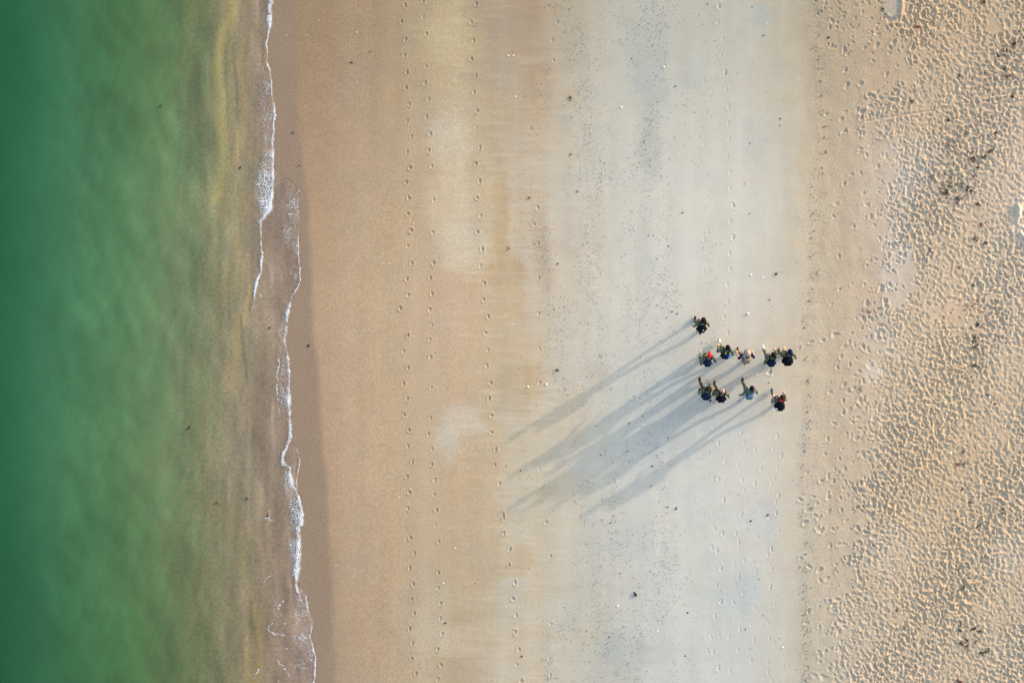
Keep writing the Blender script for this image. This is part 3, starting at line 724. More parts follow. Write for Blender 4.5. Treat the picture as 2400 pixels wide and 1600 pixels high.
# ------------------------------------------------------------------ seaweed clumps
def tube(bm, path, radii, seg=5, flat=1.0):
    rings = []
    for i, p_ in enumerate(path):
        d = (path[min(i + 1, len(path) - 1)] - path[max(i - 1, 0)]).normalized()
        s_ = d.cross(Vector((0, 0, 1)))
        if s_.length < 1e-3: s_ = d.cross(Vector((0, 1, 0)))
        s_.normalize(); u_ = s_.cross(d)
        rings.append([bm.verts.new(p_ + radii[i] * (math.cos(6.2832 * k / seg) * s_ + math.sin(6.2832 * k / seg) * flat * u_)) for k in range(seg)])
    for a_, b_ in zip(rings[:-1], rings[1:]):
        for k in range(seg): bm.faces.new((a_[k], a_[(k + 1) % seg], b_[(k + 1) % seg], b_[k]))
    bm.faces.new(rings[0][::-1]); bm.faces.new(rings[-1])


def bm_obj(name, bm, mat, parent=None, smooth_shade=True):
    me = bpy.data.meshes.new(name); bmesh.ops.recalc_face_normals(bm, faces=bm.faces); bm.to_mesh(me); bm.free()
    if smooth_shade: me.polygons.foreach_set('use_smooth', np.ones(len(me.polygons), bool))
    return link(name, me, mat, parent)


def weed(px, py, rad, kind, label, group=None, stretch=1.0, ang=0.0, name='seaweed_clump', n=None):
    """one tangle: fronds that all grow from one holdfast, some forked"""
    rd = random.Random(int(px * 7 + py * 13))
    r = rad / PPM * .78
    bm = bmesh.new()
    ca, sa = math.cos(ang), math.sin(ang)
    n = n or int(5 + rad * .45)
    for k in range(n):
        h = rd.uniform(0, 6.283)
        p_ = Vector((rd.gauss(0, .30 * r * stretch), rd.gauss(0, .30 * r / stretch), .006))
        path = [p_]; ln = r * rd.uniform(.5, 1.5) / 6
        for s_ in range(6):
            h += rd.gauss(.25 * (k % 3 - 1), 1.0)
            p_ = p_ + Vector((math.cos(h) * ln * stretch, math.sin(h) * ln / stretch ** .7, 0))
            path.append(Vector((p_.x, p_.y,   .007 + .014 * abs(math.sin(s_ * 1.1 + k)) * rd.uniform(.3, 1))))
        path = [Vector((q_.x * ca - q_.y * sa, q_.x * sa + q_.y * ca, q_.z)) for q_ in path]
        w_ = rd.uniform(.006, .019) * (.7 + .03 * rad)
        tube(bm, path, [w_ * t_ for t_ in (.7, 1, .8, 1.15, .9, .8, .25)], 4, .45)
    o = bm_obj(name, bm, M[kind])
    o.location = (*at(px, py).xy, float(sand_z(px, py)) + .002)
    return tag(o, label, 'seaweed', group)


W = [
    (2069, 22, 7, 'd', 'dark ring-shaped seaweed tuft beside the grey shaded hollow at the top of the trodden sand'), (2076, 33, 4, 'd', 'tiny dark weed scrap just below the ring-shaped tuft by the grey hollow'),
    (2304, 5, 9, 'd', 'black weed scrap cut by the top edge of the photo on trodden sand'), (2152, 64, 10, 'r', 'loose reddish weed tangle on churned sand right below the grey hollow'),
    (2374, 104, 12, 'd', 'uppermost weed clump of the slanting row near the upper right corner'), (2353, 124, 11, 'd', 'middle weed clump of the slanting row near the upper right corner'),
    (2338, 134, 9, 'd', 'lowest left weed clump of the slanting row near the upper right corner'), (2359, 156, 13, 'd', 'largest round dark weed clump under the slanting row near the right edge'),
    (2361, 178, 11, 'r', 'rusty dark weed clump directly below the large round one near the right edge'), (2308, 175, 5, 'd', 'small blue-black weed scrap left of the rusty clump in the upper right'),
    (2208, 139, 5, 'd', 'lone small blue-black weed speck in the upper middle of the trodden sand'), (2249, 179, 7, 'd', 'small dark weed clump between the lone blue-black speck and the upper right clumps'),
    (2374, 226, 9, 'd', 'dark weed clump lying right above the drawn line at the right edge'), (2139, 238, 8, 'd', 'dark weed strand above the long drawn line on the left of the trodden sand'),
    (2225, 284, 7, 'd', 'dark weed scrap just right of the end of the long drawn line'), (2262, 313, 6, 'd', 'small black weed scrap right of and below the drawn lines'),
    (2296, 322, 8, 'r', 'red-brown weed scrap above the loose dark cluster in the upper right'), (2334, 312, 8, 'd', 'upright black weed scrap right of the red-brown one below the right drawn line'),
    (2269, 357, 8, 'd', 'upper left clump of the loose dark weed cluster below the drawn lines'), (2277, 374, 11, 'd', 'thick lower left clump of the loose dark weed cluster below the drawn lines'),
    (2306, 370, 10, 'd', 'lower right clump of the loose dark weed cluster below the drawn lines'), (2321, 353, 12, 'd', 'long slanting upper right clump of the loose dark weed cluster below the drawn lines'),
    (2291, 393, 9, 'd', 'dark weed clump below the loose cluster and above the white heaped sand'), (2223, 340, 8, 'r', 'thin rust-coloured weed tuft left of the loose dark weed cluster'),
    (2218, 404, 7, 'd', 'topmost weed piece of the big tangle left of the white heaped sand'), (2227, 417, 7, 'd', 'short dark weed piece just below the top of the big tangle'),
    (2183, 417, 6, 'd', 'small weed tuft on the upper left side of the big tangle'), (2282, 417, 8, 'r', 'red-black weed tuft on the upper right side of the big tangle'),
    (2226, 437, 8, 'd', 'dark knot of weed in the middle of the big tangle'), (2207, 444, 11, 'r', 'bright rust-red curl of weed on the left of the big tangle'),
    (2218, 450, 11, 'd', 'flat dark weed strand under the rust-red curl in the big tangle'), (2252, 431, 12, 'd', 'long thin level weed strand on the right of the big tangle'),
    (2272, 446, 15, 'd', 'longest slanting weed strand reaching right out of the big tangle'), (2246, 464, 10, 'd', 'upright hooked weed strand below the big tangle'),
    (2241, 478, 6, 'd', 'small weed scrap at the foot of the hooked strand below the big tangle'), (2290, 481, 9, 'd', 'black weed clump left of the white heaped sand'),
    (2299, 526, 8, 'r', 'dull red weed tuft left below the white heaped sand'), (2327, 535, 7, 'r', 'curved red weed strip close below the white heaped sand'),
    (2287, 563, 11, 'd', 'broad black weed clump between the white heap and the bare smooth patch'), (2309, 570, 9, 'd', 'slanting weed clump to the right of the broad black one under the white heap'),
    (2277, 577, 5, 'd', 'compact black weed lump at the lower left of the broad black clump'), (2181, 587, 6, 'd', 'flat dark weed scrap left of the broad black clump on the trodden sand'),
    (2248, 628, 7, 'd', 'dark weed scrap above the bare smooth patch of dry sand'), (2282, 667, 9, 'd', 'round curly weed clump right above the long slanting weed strip'),
    (2278, 715, 15, 's', 'long slanting dark weed strip lying at the upper right of the bare smooth patch'), (2285, 728, 5, 'r', 'small red weed crumb below the long slanting strip'),
    (2300, 742, 8, 'd', 'top clump of the upright row of weed right of the bare smooth patch'), (2295, 762, 10, 'd', 'second clump down in the upright row right of the bare smooth patch'),
    (2282, 793, 10, 'd', 'bottom clump of the upright row below right of the bare smooth patch'), (2287, 812, 9, 'd', 'thin upright trail of weed bits hanging below the upright row'),
    (2284, 856, 8, 'd', 'left one of two weed scraps side by side well below the upright row'), (2293, 854, 7, 'd', 'right one of two weed scraps side by side well below the upright row'),
    (2314, 926, 6, 'd', 'small black weed scrap beside a white shell, level with the hindmost walker'), (2333, 945, 5, 'd', 'black weed lump to the right below the scrap beside the white shell'),
    (2115, 1001, 5, 'r', 'small red-black weed crumb on the left of the trodden sand, level with the shadow tips'), (2018, 913, 6, 'd', 'small dark weed tuft at the edge of the trodden sand level with the hindmost walkers'),
    (2036, 730, 7, 'r', 'brown weed tuft at the edge of the trodden sand level with the foremost walker'), (2258, 1057, 8, 'd', 'upper black weed clump of the pair with a red strip between'),
    (2258, 1087, 7, 'd', 'lower black weed clump of the pair with a red strip beside it'), (2246, 1087, 9, 'r', 'bright red-brown weed strip left of the lower black clump of the pair'),
    (2255, 1147, 6, 'd', 'black weed scrap alone below the pair with the red strip'), (2273, 1176, 5, 'd', 'small blue-black weed scrap right below the lone black scrap in the lower trodden sand'),
    (2350, 1190, 6, 'd', 'upper scrap of two dark weed bits close to the right edge in the lower half'), (2350, 1202, 6, 'd', 'lower scrap of two dark weed bits close to the right edge in the lower half'),
    (2250, 1237, 5, 'd', 'lone blue-black weed speck in the middle of the lower trodden sand'), (2295, 1231, 6, 's', 'thin slanting dark weed sliver right of the blue-black speck in the lower trodden sand'),
    (2217, 1330, 4, 'd', 'left small weed speck of two above the upright forked strand'), (2246, 1333, 6, 'd', 'right curled weed tuft of two above the upright forked strand'),
    (2259, 1378, 9, 'd', 'upright forked dark weed strand alone in the lower right of the trodden sand'), (2253, 1462, 9, 'd', 'hooked black weed clump at the top of the lowest weed group'),
    (2250, 1477, 7, 'd', 'small weed scrap just below the hooked black clump of the lowest group'), (2284, 1472, 9, 's', 'thin level weed strand right of the hooked black clump of the lowest group'),
    (2296, 1477, 7, 'd', 'weed knot at the right end of the thin level strand'), (2267, 1500, 8, 'd', 'forked black weed scrap in the middle of the lowest group'),
    (2266, 1514, 9, 'd', 'curled black weed knot below the forked scrap of the lowest group'), (2252, 1508, 9, 'r', 'thin reddish weed tuft left of the curled knot in the lowest group'),
    (2288, 1503, 8, 'r', 'faint angular reddish weed strand right of the forked scrap in the lowest group'), (2301, 1528, 11, 'd', 'left one of the two thickest black weed clumps at the lower right'),
    (2315, 1523, 10, 'd', 'right one of the two thickest black weed clumps at the lower right'), (2118, 1469, 6, 'd', 'small black weed tuft on the left of the trodden sand near the bottom'),
    (2101, 1430, 5, 'd', 'dark weed speck above the small black tuft on the lower left of the trodden sand'), (2251, 1595, 13, 'r', 'reddish dark weed tangle cut by the bottom edge of the photo'),
    (1335, 231, 9, 'r', 'forked red-brown seaweed sprig alone on the pale wet sand near the top'), (1337, 362, 5, 'r', 'small hooked red weed scrap on the pale sand below the forked sprig'),
    (1240, 463, 4, 'r', 'dark red weed blob at the seaward edge of the pale sand, upper middle'), (1353, 448, 4, 'r', 'small rust-coloured weed blob on pale sand right of the dark red blob'),
    (1192, 581, 5, 'r', 'curved dark red weed scrap at the edge of the tan wet sand'), (722, 811, 6, 'd', 'black weed scrap on the dark damp band beside the foam'),
    (564, 394, 5, 'd', 'dark weed sliver floating in the shallows left of the foam, upper half'), (634, 769, 5, 'd', 'dark weed sliver floating just left of the foam in the middle'),
    (447, 1002, 6, 'd', 'dark weed sliver drifting in the green water, left of the lower foam'), (580, 1168, 6, 'd', 'thin dark weed sliver in the brown shallows left of the lower foam'),
    (512, 1176, 5, 'd', 'dark weed scrap in the murky shallows farther out than the thin sliver'), (628, 1207, 5, 'd', 'black weed scrap floating just above the faint lace left of the lower foam'),
    (382, 252, 4, 'd', 'tiny dark weed scrap far out in the green water near the top'),
]
for (px, py, rad, k, lab) in W:
    o = weed(px, py, rad, {'d': 'weed_dark', 's': 'weed_dark', 'r': 'weed_red'}[k], lab, 'dried seaweed scattered over the beach' if px > 720 else 'weed scraps adrift in the shallows',
             stretch=2.1 if k == 's' else random.uniform(.9, 1.35), ang=R(35) if k == 's' else random.uniform(0, 3.1))
    if px < 700: o.location.z = .02
rw_ = random.Random(4)
for k in range(46):
    py = 8 + k * 35 + rw_.uniform(-12, 12); px = float(wr(py)) + rw_.gauss(0, 6)
    if 820 < py < 960 and px < 1860: continue
    weed(px, py, rw_.uniform(1.8, 3.6), 'weed_brown', 'small brown weed scrap in the thin wrack line on the berm right of the walkers', 'weed scraps of the wrack line', name='seaweed_scrap', n=5)


# ------------------------------------------------------------------ stones and shells that can be picked out
def stone(name, px, py, rad, kind, label, cat, group=None, ang=0.0, asp=1.3, tall=.6):
    rd = random.Random(int(px * 3 + py * 5))
    bm = bmesh.new(); bmesh.ops.create_icosphere(bm, subdivisions=2, radius=1)
    r = rad / PPM * (.62 if name == 'shell' else .8)
    ph = [rd.uniform(0, 6) for _ in range(4)]
    for v in bm.verts:
        c = v.co
        w_ = 1 + .13 * math.sin(3 * c.x + ph[0]) + .11 * math.sin(4 * c.y + ph[1]) + .08 * math.sin(5 * c.z + 3 * c.x + ph[2])
        if name == 'shell':                             # a cupped, ribbed valve
            w_ = 1 + .05 * math.cos(9 * math.atan2(c.y, c.x)) - .25 * max(0, -c.x)
        v.co = Vector((c.x * asp * r * w_, c.y * r * w_, c.z * tall * r * w_ if c.z > 0 else c.z * .25 * r))
    o = bm_obj(name, bm, M[kind])
    o.location = (*at(px, py).xy, float(sand_z(px, py)) + .03 * r)
    o.rotation_euler = (0, 0, ang)
    return tag(o, label, cat, group)


stone('stone', 1307, 867, 4.0, 'pebble_brown', 'oval olive-brown stone lying alone above the long shadows', 'stone', ang=-.25, asp=1.5)
stone('stone', 1307, 618, 2.4, 'pebble_dark', 'small black stone on pale sand left of centre, level with the forked print rows', 'stone')
stone('stone', 825, 147, 3.0, 'pebble_dark', 'blue-grey stone on the brown sand near the top, right of the foam', 'stone')
stone('stone', 868, 122, 2.0, 'pebble_dark', 'small dark stone on brown sand just left of the first footprint trail near the top', 'stone')
stone('stone', 686, 311, 2.6, 'pebble_dark', 'black stone on the dark damp band near the foam, upper part', 'stone')
stone('stone', 702, 388, 2.6, 'pebble_brown', 'brown stone at the landward edge of the dark damp band, upper part', 'stone')
stone('stone', 1819, 642, 3.6, 'pebble_dark', 'grey-blue stone with a short drag mark, up the beach from the foremost walker', 'stone', ang=.2)
stone('stone', 1942, 88, 3.2, 'pebble_dark', 'round blue-black stone on the berm near the top', 'stone')
stone('stone', 1585, 1191, 3.0, 'pebble_brown', 'brown and white stone below the long shadows', 'stone', ang=1.2)
stone('stone', 1565, 1188, 2.4, 'pebble_brown', 'smaller reddish stone left of the brown and white stone below the shadows', 'stone')
stone('stone', 1529, 1092, 2.6, 'pebble_dark', 'blue-black stone lying in the lower edge of the long shadows', 'stone')
stone('stone', 1044, 1459, 2.6, 'pebble_dark', 'grey stone beside the second footprint trail near the bottom', 'stone')
stone('stone', 1223, 1537, 2.6, 'pebble_dark', 'dark stone right beside the third footprint trail near the bottom', 'stone')
stone('stone', 1760, 1220, 2.6, 'pebble_dark', 'dark stone among the walkers\' own tracks below them', 'stone')
stone('stone', 1800, 1206, 3.0, 'pebble_dark', 'grey stone with a bright rim in the tracks behind the hindmost walker', 'stone')
for (px, py) in [(1583, 202), (1676, 96), (1790, 83), (1763, 16), (1659, 9), (1481, 137), (1471, 1057), (1525, 1138), (1612, 1435), (1748, 1473), (1829, 278), (1828, 294), (1758, 336), (1567, 577), (1532, 552),
                 (1587, 735), (1575, 730), (1745, 431), (1757, 500), (1600, 498), (1520, 552), (1541, 607), (1804, 702), (1802, 897), (1734, 941), (1506, 975), (1566, 1026), (1475, 992), (1398, 998), (1475, 1080),
                 (1408, 1066), (1430, 1226), (1454, 1342), (1428, 1492), (1187, 1092), (1220, 1102), (1113, 1366), (1779, 1357), (1606, 1536), (1828, 1495)]:
    stone('stone', px, py, random.uniform(1.3, 2.2), 'pebble_dark', 'tiny dark pebble alone on the smooth pale sand', 'pebble', 'tiny dark pebbles on the smooth pale sand', random.uniform(0, 3))
stone('shell', 1237, 906, 3.6, 'shell', 'white shell left of two on the pale sand above the shadow tips', 'shell')
stone('shell', 1280, 901, 4.2, 'shell', 'larger white oval shell right of two on the pale sand above the shadow tips', 'shell', ang=1.2)
stone('shell', 1752, 735, 4.2, 'shell', 'white shell standing up with a shadow, up the beach from the leading group', 'shell', tall=1.1)
stone('shell', 1760, 644, 3.2, 'shell', 'left white shell of two near the grey-blue stone with the drag mark', 'shell')
stone('shell', 1788, 650, 2.8, 'shell', 'right flat white shell of two near the grey-blue stone with the drag mark', 'shell', tall=.4)
stone('shell', 1447, 1419, 3.6, 'shell', 'white shell below the black driftwood chip at the bottom', 'shell', ang=1.4)
stone('shell', 1555, 157, 3.4, 'shell', 'bright white shell on the bluish sand near the top middle', 'shell')
stone('shell', 1456, 252, 3.6, 'shell', 'white shell in the pale sand left of the bluish streak, upper middle', 'shell')
stone('shell', 1191, 131, 3.0, 'shell', 'left white shell of a close pair on tan sand near the top', 'shell')
stone('shell', 1203, 131, 2.6, 'shell', 'right white shell of a close pair on tan sand near the top', 'shell')
stone('shell', 1208, 227, 3.0, 'shell', 'lone white shell below the close pair on tan sand', 'shell')
stone('shell', 1066, 1284, 2.6, 'shell', 'white shell between the second and third footprint trails near the bottom', 'shell')
stone('shell', 1039, 1366, 2.8, 'shell', 'bluish white shell just right of the second footprint trail near the bottom', 'shell')
stone('shell', 1541, 1478, 2.6, 'shell', 'white shell at the bottom right of the driftwood chip', 'shell')
stone('shell', 1834, 1516, 3.2, 'shell', 'white shell at the berm foot near the bottom', 'shell')
stone('shell', 1773, 879, 2.4, 'shell', 'small bright white shell between the walkers\' two rows', 'shell')
stone('shell', 2228, 1061, 4.0, 'shell', 'white shell in the trodden sand left of the red weed strip', 'shell')
stone('shell', 2319, 931, 4.0, 'shell', 'white shell beside the small black weed scrap in the trodden sand', 'shell')
stone('shell', 2262, 761, 3.4, 'shell', 'white shell on the bare smooth patch of dry sand', 'shell')
stone('shell', 2048, 81, 3.2, 'shell', 'white shell on the berm below the ring-shaped weed tuft', 'shell')
stone('shell', 1270, 222, 2.6, 'shell_amber', 'amber shell on the streaky sand left of the forked red sprig', 'shell')
stone('shell', 1182, 495, 2.2, 'shell_amber', 'yellow shell at the edge of the tan sand above the dark red scrap', 'shell')
stone('shell', 1383, 600, 2.6, 'shell_amber', 'orange shell fragment on the pinkish streak left of the pale sand', 'shell')
stone('shell', 770, 207, 2.4, 'shell_amber', 'orange shell on brown sand near the foam in the upper part', 'shell')
for (px, py) in [(1503, 252), (1196, 968), (1240, 970), (1464, 664), (1445, 645), (1184, 232), (963, 1146), (935, 1165), (671, 84), (748, 47), (836, 193), (825, 12), (837, 76), (720, 83), (899, 617), (912, 617),
                 (962, 517), (970, 525), (1203, 760), (1185, 738), (1320, 672), (1524, 280), (1531, 293), (1769, 159), (1797, 54), (1806, 53), (2035, 343), (2029, 1016), (1937, 947), (1508, 1475), (1452, 1468), (787, 1324), (779, 1456), (1216, 1236), (1221, 1237)]:
    stone('shell', px, py, random.uniform(1.3, 2.1), 'shell', 'tiny white shell speck lying on the damp sand', 'shell', 'tiny white shells on the damp sand', random.uniform(0, 3))
# driftwood chip
bm = bmesh.new()
tube(bm, [Vector((-.05, .10, .01)), Vector((-.02, .03, .03)), Vector((.01, -.03, .035)), Vector((.04, -.09, .012))], [.012, .03, .055, .04], 6, .6)
o = bm_obj('driftwood_chip', bm, M['wood']); o.location = (*at(1489, 1391).xy, float(sand_z(1489, 1391)))
tag(o, 'black wedge of driftwood alone on the pale sand at the bottom', 'driftwood')


# ------------------------------------------------------------------ people
def blobs_mesh(prims, voxel, keep=1.0, smooth_it=2):
    """overlapping tapered limbs and ellipsoids fused into one continuous skin"""
    bm = bmesh.new()
    for p_ in prims:
        if p_[0] == 'e':
            _, c, rad = p_[:3]; rot = p_[3] if len(p_) > 3 else Matrix.Identity(4)
            bmesh.ops.create_icosphere(bm, subdivisions=3, radius=1, matrix=Matrix.Translation(c) @ rot @ Matrix.Diagonal((*rad, 1)))
        else:
            _, a_, b_, ra, rb = p_
            d = b_ - a_
            q_ = d.to_track_quat('Z', 'Y').to_matrix().to_4x4()
            bmesh.ops.create_cone(bm, cap_ends=True, segments=14, radius1=ra, radius2=rb, depth=d.length, matrix=Matrix.Translation((a_ + b_) / 2) @ q_)
            bmesh.ops.create_icosphere(bm, subdivisions=2, radius=ra, matrix=Matrix.Translation(a_))
            bmesh.ops.create_icosphere(bm, subdivisions=2, radius=rb, matrix=Matrix.Translation(b_))
    me = bpy.data.meshes.new('tmp'); bm.to_mesh(me); bm.free()
    o = bpy.data.objects.new('tmp', me); col.objects.link(o)
    m = o.modifiers.new('r', 'REMESH'); m.mode = 'VOXEL'; m.voxel_size = voxel
    if smooth_it:
        m = o.modifiers.new('s', 'SMOOTH'); m.factor = .5; m.iterations = smooth_it
    if keep < 1:
        m = o.modifiers.new('d', 'DECIMATE'); m.ratio = keep
    dg = bpy.context.evaluated_depsgraph_get()
    new = bpy.data.meshes.new_from_object(o.evaluated_get(dg))
    bpy.data.objects.remove(o); bpy.data.meshes.remove(me)
    new.polygons.foreach_set('use_smooth', np.ones(len(new.polygons), bool))
    return new


def ik(a_, c, l1, l2, pole):
    d = c - a_
    L = min(d.length, (l1 + l2) * .995)
    d.normalize()
    x_ = (l1 * l1 - l2 * l2 + L * L) / (2 * L)
    h = math.sqrt(max(l1 * l1 - x_ * x_, 0))
    n = pole - d * pole.dot(d); n.normalize()
    return a_ + d * x_ + n * h, a_ + d * L


def cap_shell(bm, c, rad, zcut, sub_=3, bump=0.0, seed=0):
    g_ = bmesh.new(); bmesh.ops.create_icosphere(g_, subdivisions=sub_, radius=1)
    bmesh.ops.bisect_plane(g_, geom=g_.verts[:] + g_.edges[:] + g_.faces[:], plane_co=(0, 0, zcut), plane_no=(0, 0, -1), clear_outer=True)
    bmesh.ops.holes_fill(g_, edges=g_.edges[:])
    rd = random.Random(seed)
    for v in g_.verts:
        k_ = 1 + bump * rd.uniform(-1, 1)
        v.co = Vector((v.co.x * rad[0] * k_, v.co.y * rad[1] * k_, v.co.z * rad[2] * k_)) + c
    mp = {}
    for v in g_.verts: mp[v] = bm.verts.new(v.co)
    for f in g_.faces: bm.faces.new([mp[v] for v in f.verts])
    g_.free()


def rbox(bm, c, size, bev, taper=.85, rot=0.0):
    g_ = bmesh.new(); bmesh.ops.create_cube(g_, size=1)
    for v in g_.verts:
        k_ = taper if v.co.z > 0 else 1
        v.co = Vector((v.co.x * size[0] * k_, v.co.y * size[1] * (k_ if v.co.y < 0 else 1), v.co.z * size[2]))
    bmesh.ops.bevel(g_, geom=g_.edges[:], offset=bev, segments=3, profile=.5, affect='EDGES')
    mp = {}
    for v in g_.verts: mp[v] = bm.verts.new(v.co + c)
    for f in g_.faces: bm.faces.new([mp[v] for v in f.verts])
    g_.free()


def walker(head_px, head_py, label, front_side=-1, stride=.36, hand_l=(-.24, .24, 1.05), hand_r=(.24, .05, .95), heading=0.0, jacket='camo', trousers='camo', shoe='shoe_black',
           sole=None, head='beanie', sleeve='long', lean=.06, scale=1.0, extra=None, pack=None, pack_label='', rear_back=.34, waist_shift=0.0):
    V = Vector
    hd = V((0, lean + .09, 1.60))                          # middle of the head
    k = (CAM_H - (1.68 * scale + ground_z(head_px - 18, head_py))) / CAM_H / PPM
    root_xy = V(((head_px - 1200) * k, (800 - head_py) * k)) - Matrix.Rotation(heading, 2) @ V((hd.x, hd.y)) * scale
    gx, gy = 1200 + root_xy.x * PPM, 800 - root_xy.y * PPM
    root = bpy.data.objects.new('person', None); col.objects.link(root)
    root.location = (root_xy.x, root_xy.y, float(sand_z(gx, gy)) - .004); root.rotation_euler = (0, 0, heading); root.scale = (scale,) * 3
    tag(root, label, 'person', 'walkers in camouflage crossing the beach')
    pel, chest, neck = V((0, -.02, .95)), V((0, lean * .6, 1.27)), V((0, lean + .02, 1.47))
    sh = {s: V((.185 * s, lean + .0, 1.41)) for s in (-1, 1)}
    hip = {s: V((.095 * s, -.02, .92)) for s in (-1, 1)}
    hand = {-1: V(hand_l), 1: V(hand_r)}
    elb, wri = {}, {}
    for s in (-1, 1):
        elb[s], wri[s] = ik(sh[s], hand[s], .29, .26, V((.48 * s, -.7, -.5)))
    ank, kne, up = {}, {}, {}
    for s in (-1, 1):
        f_ = s == front_side
        t_ = V((.10 * s, stride if f_ else -rear_back, .085 if f_ else .15))
        kne[s], ank[s] = ik(hip[s], t_, .43, .42, V((0, 1, .15)))
        up[s] = 0.12 if f_ else -.55                       # pitch of the foot, toes up in front and heel up behind
    # ---- body: one continuous skin
    B = [('e', chest, (.155, .10, .19)), ('e', V((0, .01, 1.05)), (.13, .095, .17)), ('e', pel, (.14, .10, .10)), ('c', chest, neck, .07, .052), ('c', neck, V((0, lean + .07, 1.56)), .052, .05),
         ('e', hd + V((0, -.005, .045)), (.076, .096, .088)), ('e', hd + V((0, .035, -.045)), (.056, .060, .066)), ('e', hd + V((0, .065, -.085)), (.028, .026, .022)),
         ('e', hd + V((0, .098, -.015)), (.014, .018, .026)), ('e', hd + V((0, .085, .022)), (.050, .018, .012)), ('e', hd + V((-.078, .0, -.01)), (.010, .020, .030)), ('e', hd + V((.078, .0, -.01)), (.010, .020, .030))]
    for s in (-1, 1):
        B += [('c', chest + V((0, 0, .10)), sh[s], .06, .055), ('c', sh[s], elb[s], .047, .038), ('c', elb[s], wri[s], .038, .026), ('c', hip[s], kne[s], .078, .052), ('c', kne[s], ank[s], .050, .036),
              ('c', ank[s], ank[s] + V((0, .10, -.03)), .034, .026)]
        f_ = (wri[s] - elb[s]).normalized(); side = f_.cross(V((0, 0, 1))).normalized(); nrm = side.cross(f_).normalized()
        f2 = (f_ * .8 - nrm * .45).normalized()
        pc = wri[s] + f_ * .05
        mrot = Matrix((( *side, 0), (*f_, 0), (*nrm, 0), (0, 0, 0, 1))).transposed()
        B.append(('e', pc, (.043, .055, .018), mrot))
        for j, (off, ln) in enumerate(((-.031, .058), (-.011, .068), (.010, .064), (.030, .050))):
            a_ = wri[s] + f_ * .088 + side * off
            m_ = a_ + (f_ * .85 - nrm * .3).normalized() * ln * .55
            B += [('c', a_, m_, .0105, .0100), ('c', m_, m_ + (f_ * .35 - nrm * .9).normalized() * ln * .6, .0100, .0085)]
        th = side * (-s) * 1.0                              # the thumb leaves the inner side of the palm
        a_ = wri[s] + f_ * .03 + th * .030
        m_ = a_ + (th * .75 + f_ * .6 - nrm * .2).normalized() * .040
        B += [('c', a_, m_, .013, .0115), ('c', m_, m_ + (th * .2 + f_ * .9 - nrm * .3).normalized() * .032, .0115, .0095)]
    link('body', blobs_mesh(B, .0105, .28, 1), M['skin'], root)
    # ---- jacket or shirt
    J = [('e', chest + V((0, 0, .02)), (.195, .128, .20)), ('e', V((0, .0, 1.07)), (.165, .122, .19)), ('e', V((0, -.015, .95)), (.168, .128, .10)), ('c', sh[-1], sh[1], .070, .070),
         ('c', neck + V((0, -.01, -.05)), neck + V((0, .0, .0)), .085, .068)]
    for s in (-1, 1):
        J += [('c', sh[s], elb[s], .066, .056)] if sleeve == 'long' else [('c', sh[s], sh[s].lerp(elb[s], .8), .068, .062)]
        if sleeve == 'long': J.append(('c', elb[s], elb[s].lerp(wri[s], .93), .056, .043))
    link('jacket' if sleeve == 'long' else 'shirt', blobs_mesh(J, .021, 1, 2), M[jacket], root)
    T = [('e', pel + V((0, 0, -.01)), (.163, .132, .13))]
    for s in (-1, 1):
        T += [('c', hip[s], kne[s], .100, .072), ('c', kne[s], kne[s].lerp(ank[s], .93), .072, .058)]
    link('trousers', blobs_mesh(T, .021, 1, 2), M[trousers], root)
    for s in (-1, 1):
        bm = bmesh.new(); bmesh.ops.create_icosphere(bm, subdivisions=3, radius=1)
        for v in bm.verts:
            c = v.co
            y_ = c.y * .15
            wdt = .050 * (1 - .12 * c.y) * (1 + .10 * math.sin(c.y * 3))
            hgt = (.075 if c.y < -.1 else .060 - .022 * c.y) if c.z > 0 else .04
            v.co = Vector((c.x * wdt, y_ + .045, max(c.z * hgt, -.032)))
        shoe_o = bm_obj('shoe', bm, M[shoe], root)
        shoe_o.location = ank[s] + V((0, .0, -.045)); shoe_o.rotation_euler = (up[s], 0, 0)
        bm = bmesh.new(); bmesh.ops.create_icosphere(bm, subdivisions=3, radius=1)
        for v in bm.verts:
            c = v.co; v.co = Vector((c.x * .054 * (1 - .12 * c.y) * (1 + .10 * math.sin(c.y * 3)), c.y * .158 + .045, -.034 + c.z * .010))
        bm_obj('sole', bm, M[sole or shoe], shoe_o)
    # ---- head wear, eyes, mouth
    bm = bmesh.new()
    hc = hd + V((0, -.010, .045))
    if head in ('beanie', 'navy_knit'):
        cap_shell(bm, hc, (.100, .120, .116), -.12, bump=.012, seed=3)
        o = bm_obj('knit_cap', bm, M[head], root)
        bm = bmesh.new()
        tube(bm, [hc + V((.097 * math.cos(t_), .117 * math.sin(t_), .0)) for t_ in np.linspace(0, 2 * math.pi, 25)], [.013] * 25, 6, 1.6)
        bm_obj('cuff', bm, M[head], o)
    elif head == 'cap':
        cap_shell(bm, hc, (.098, .116, .110), .0, bump=.0, seed=3)
        o = bm_obj('cap', bm, M['red'], root)
        bm = bmesh.new()
        ring = [(math.cos(t_), math.sin(t_)) for t_ in np.linspace(.5, math.pi - .5, 12)]
        up_ = [bm.verts.new(hc + V((.088 * a_, .105 * b_, .008))) for a_, b_ in ring]; dn = [bm.verts.new(hc + V((.082 * a_, .105 * b_ + .06 * b_, -.006))) for a_, b_ in ring]
        for i in range(11): bm.faces.new((up_[i], up_[i + 1], dn[i + 1], dn[i]))
        bmesh.ops.solidify(bm, geom=bm.faces[:], thickness=.006)
        bm_obj('peak', bm, M['red'], o)
        bm = bmesh.new(); cap_shell(bm, hc + V((0, -.012, -.02)), (.083, .098, .06), -.5, bump=.02); bm_obj('hair', bm, M['brown_hair'], root)
    elif head == 'hat':
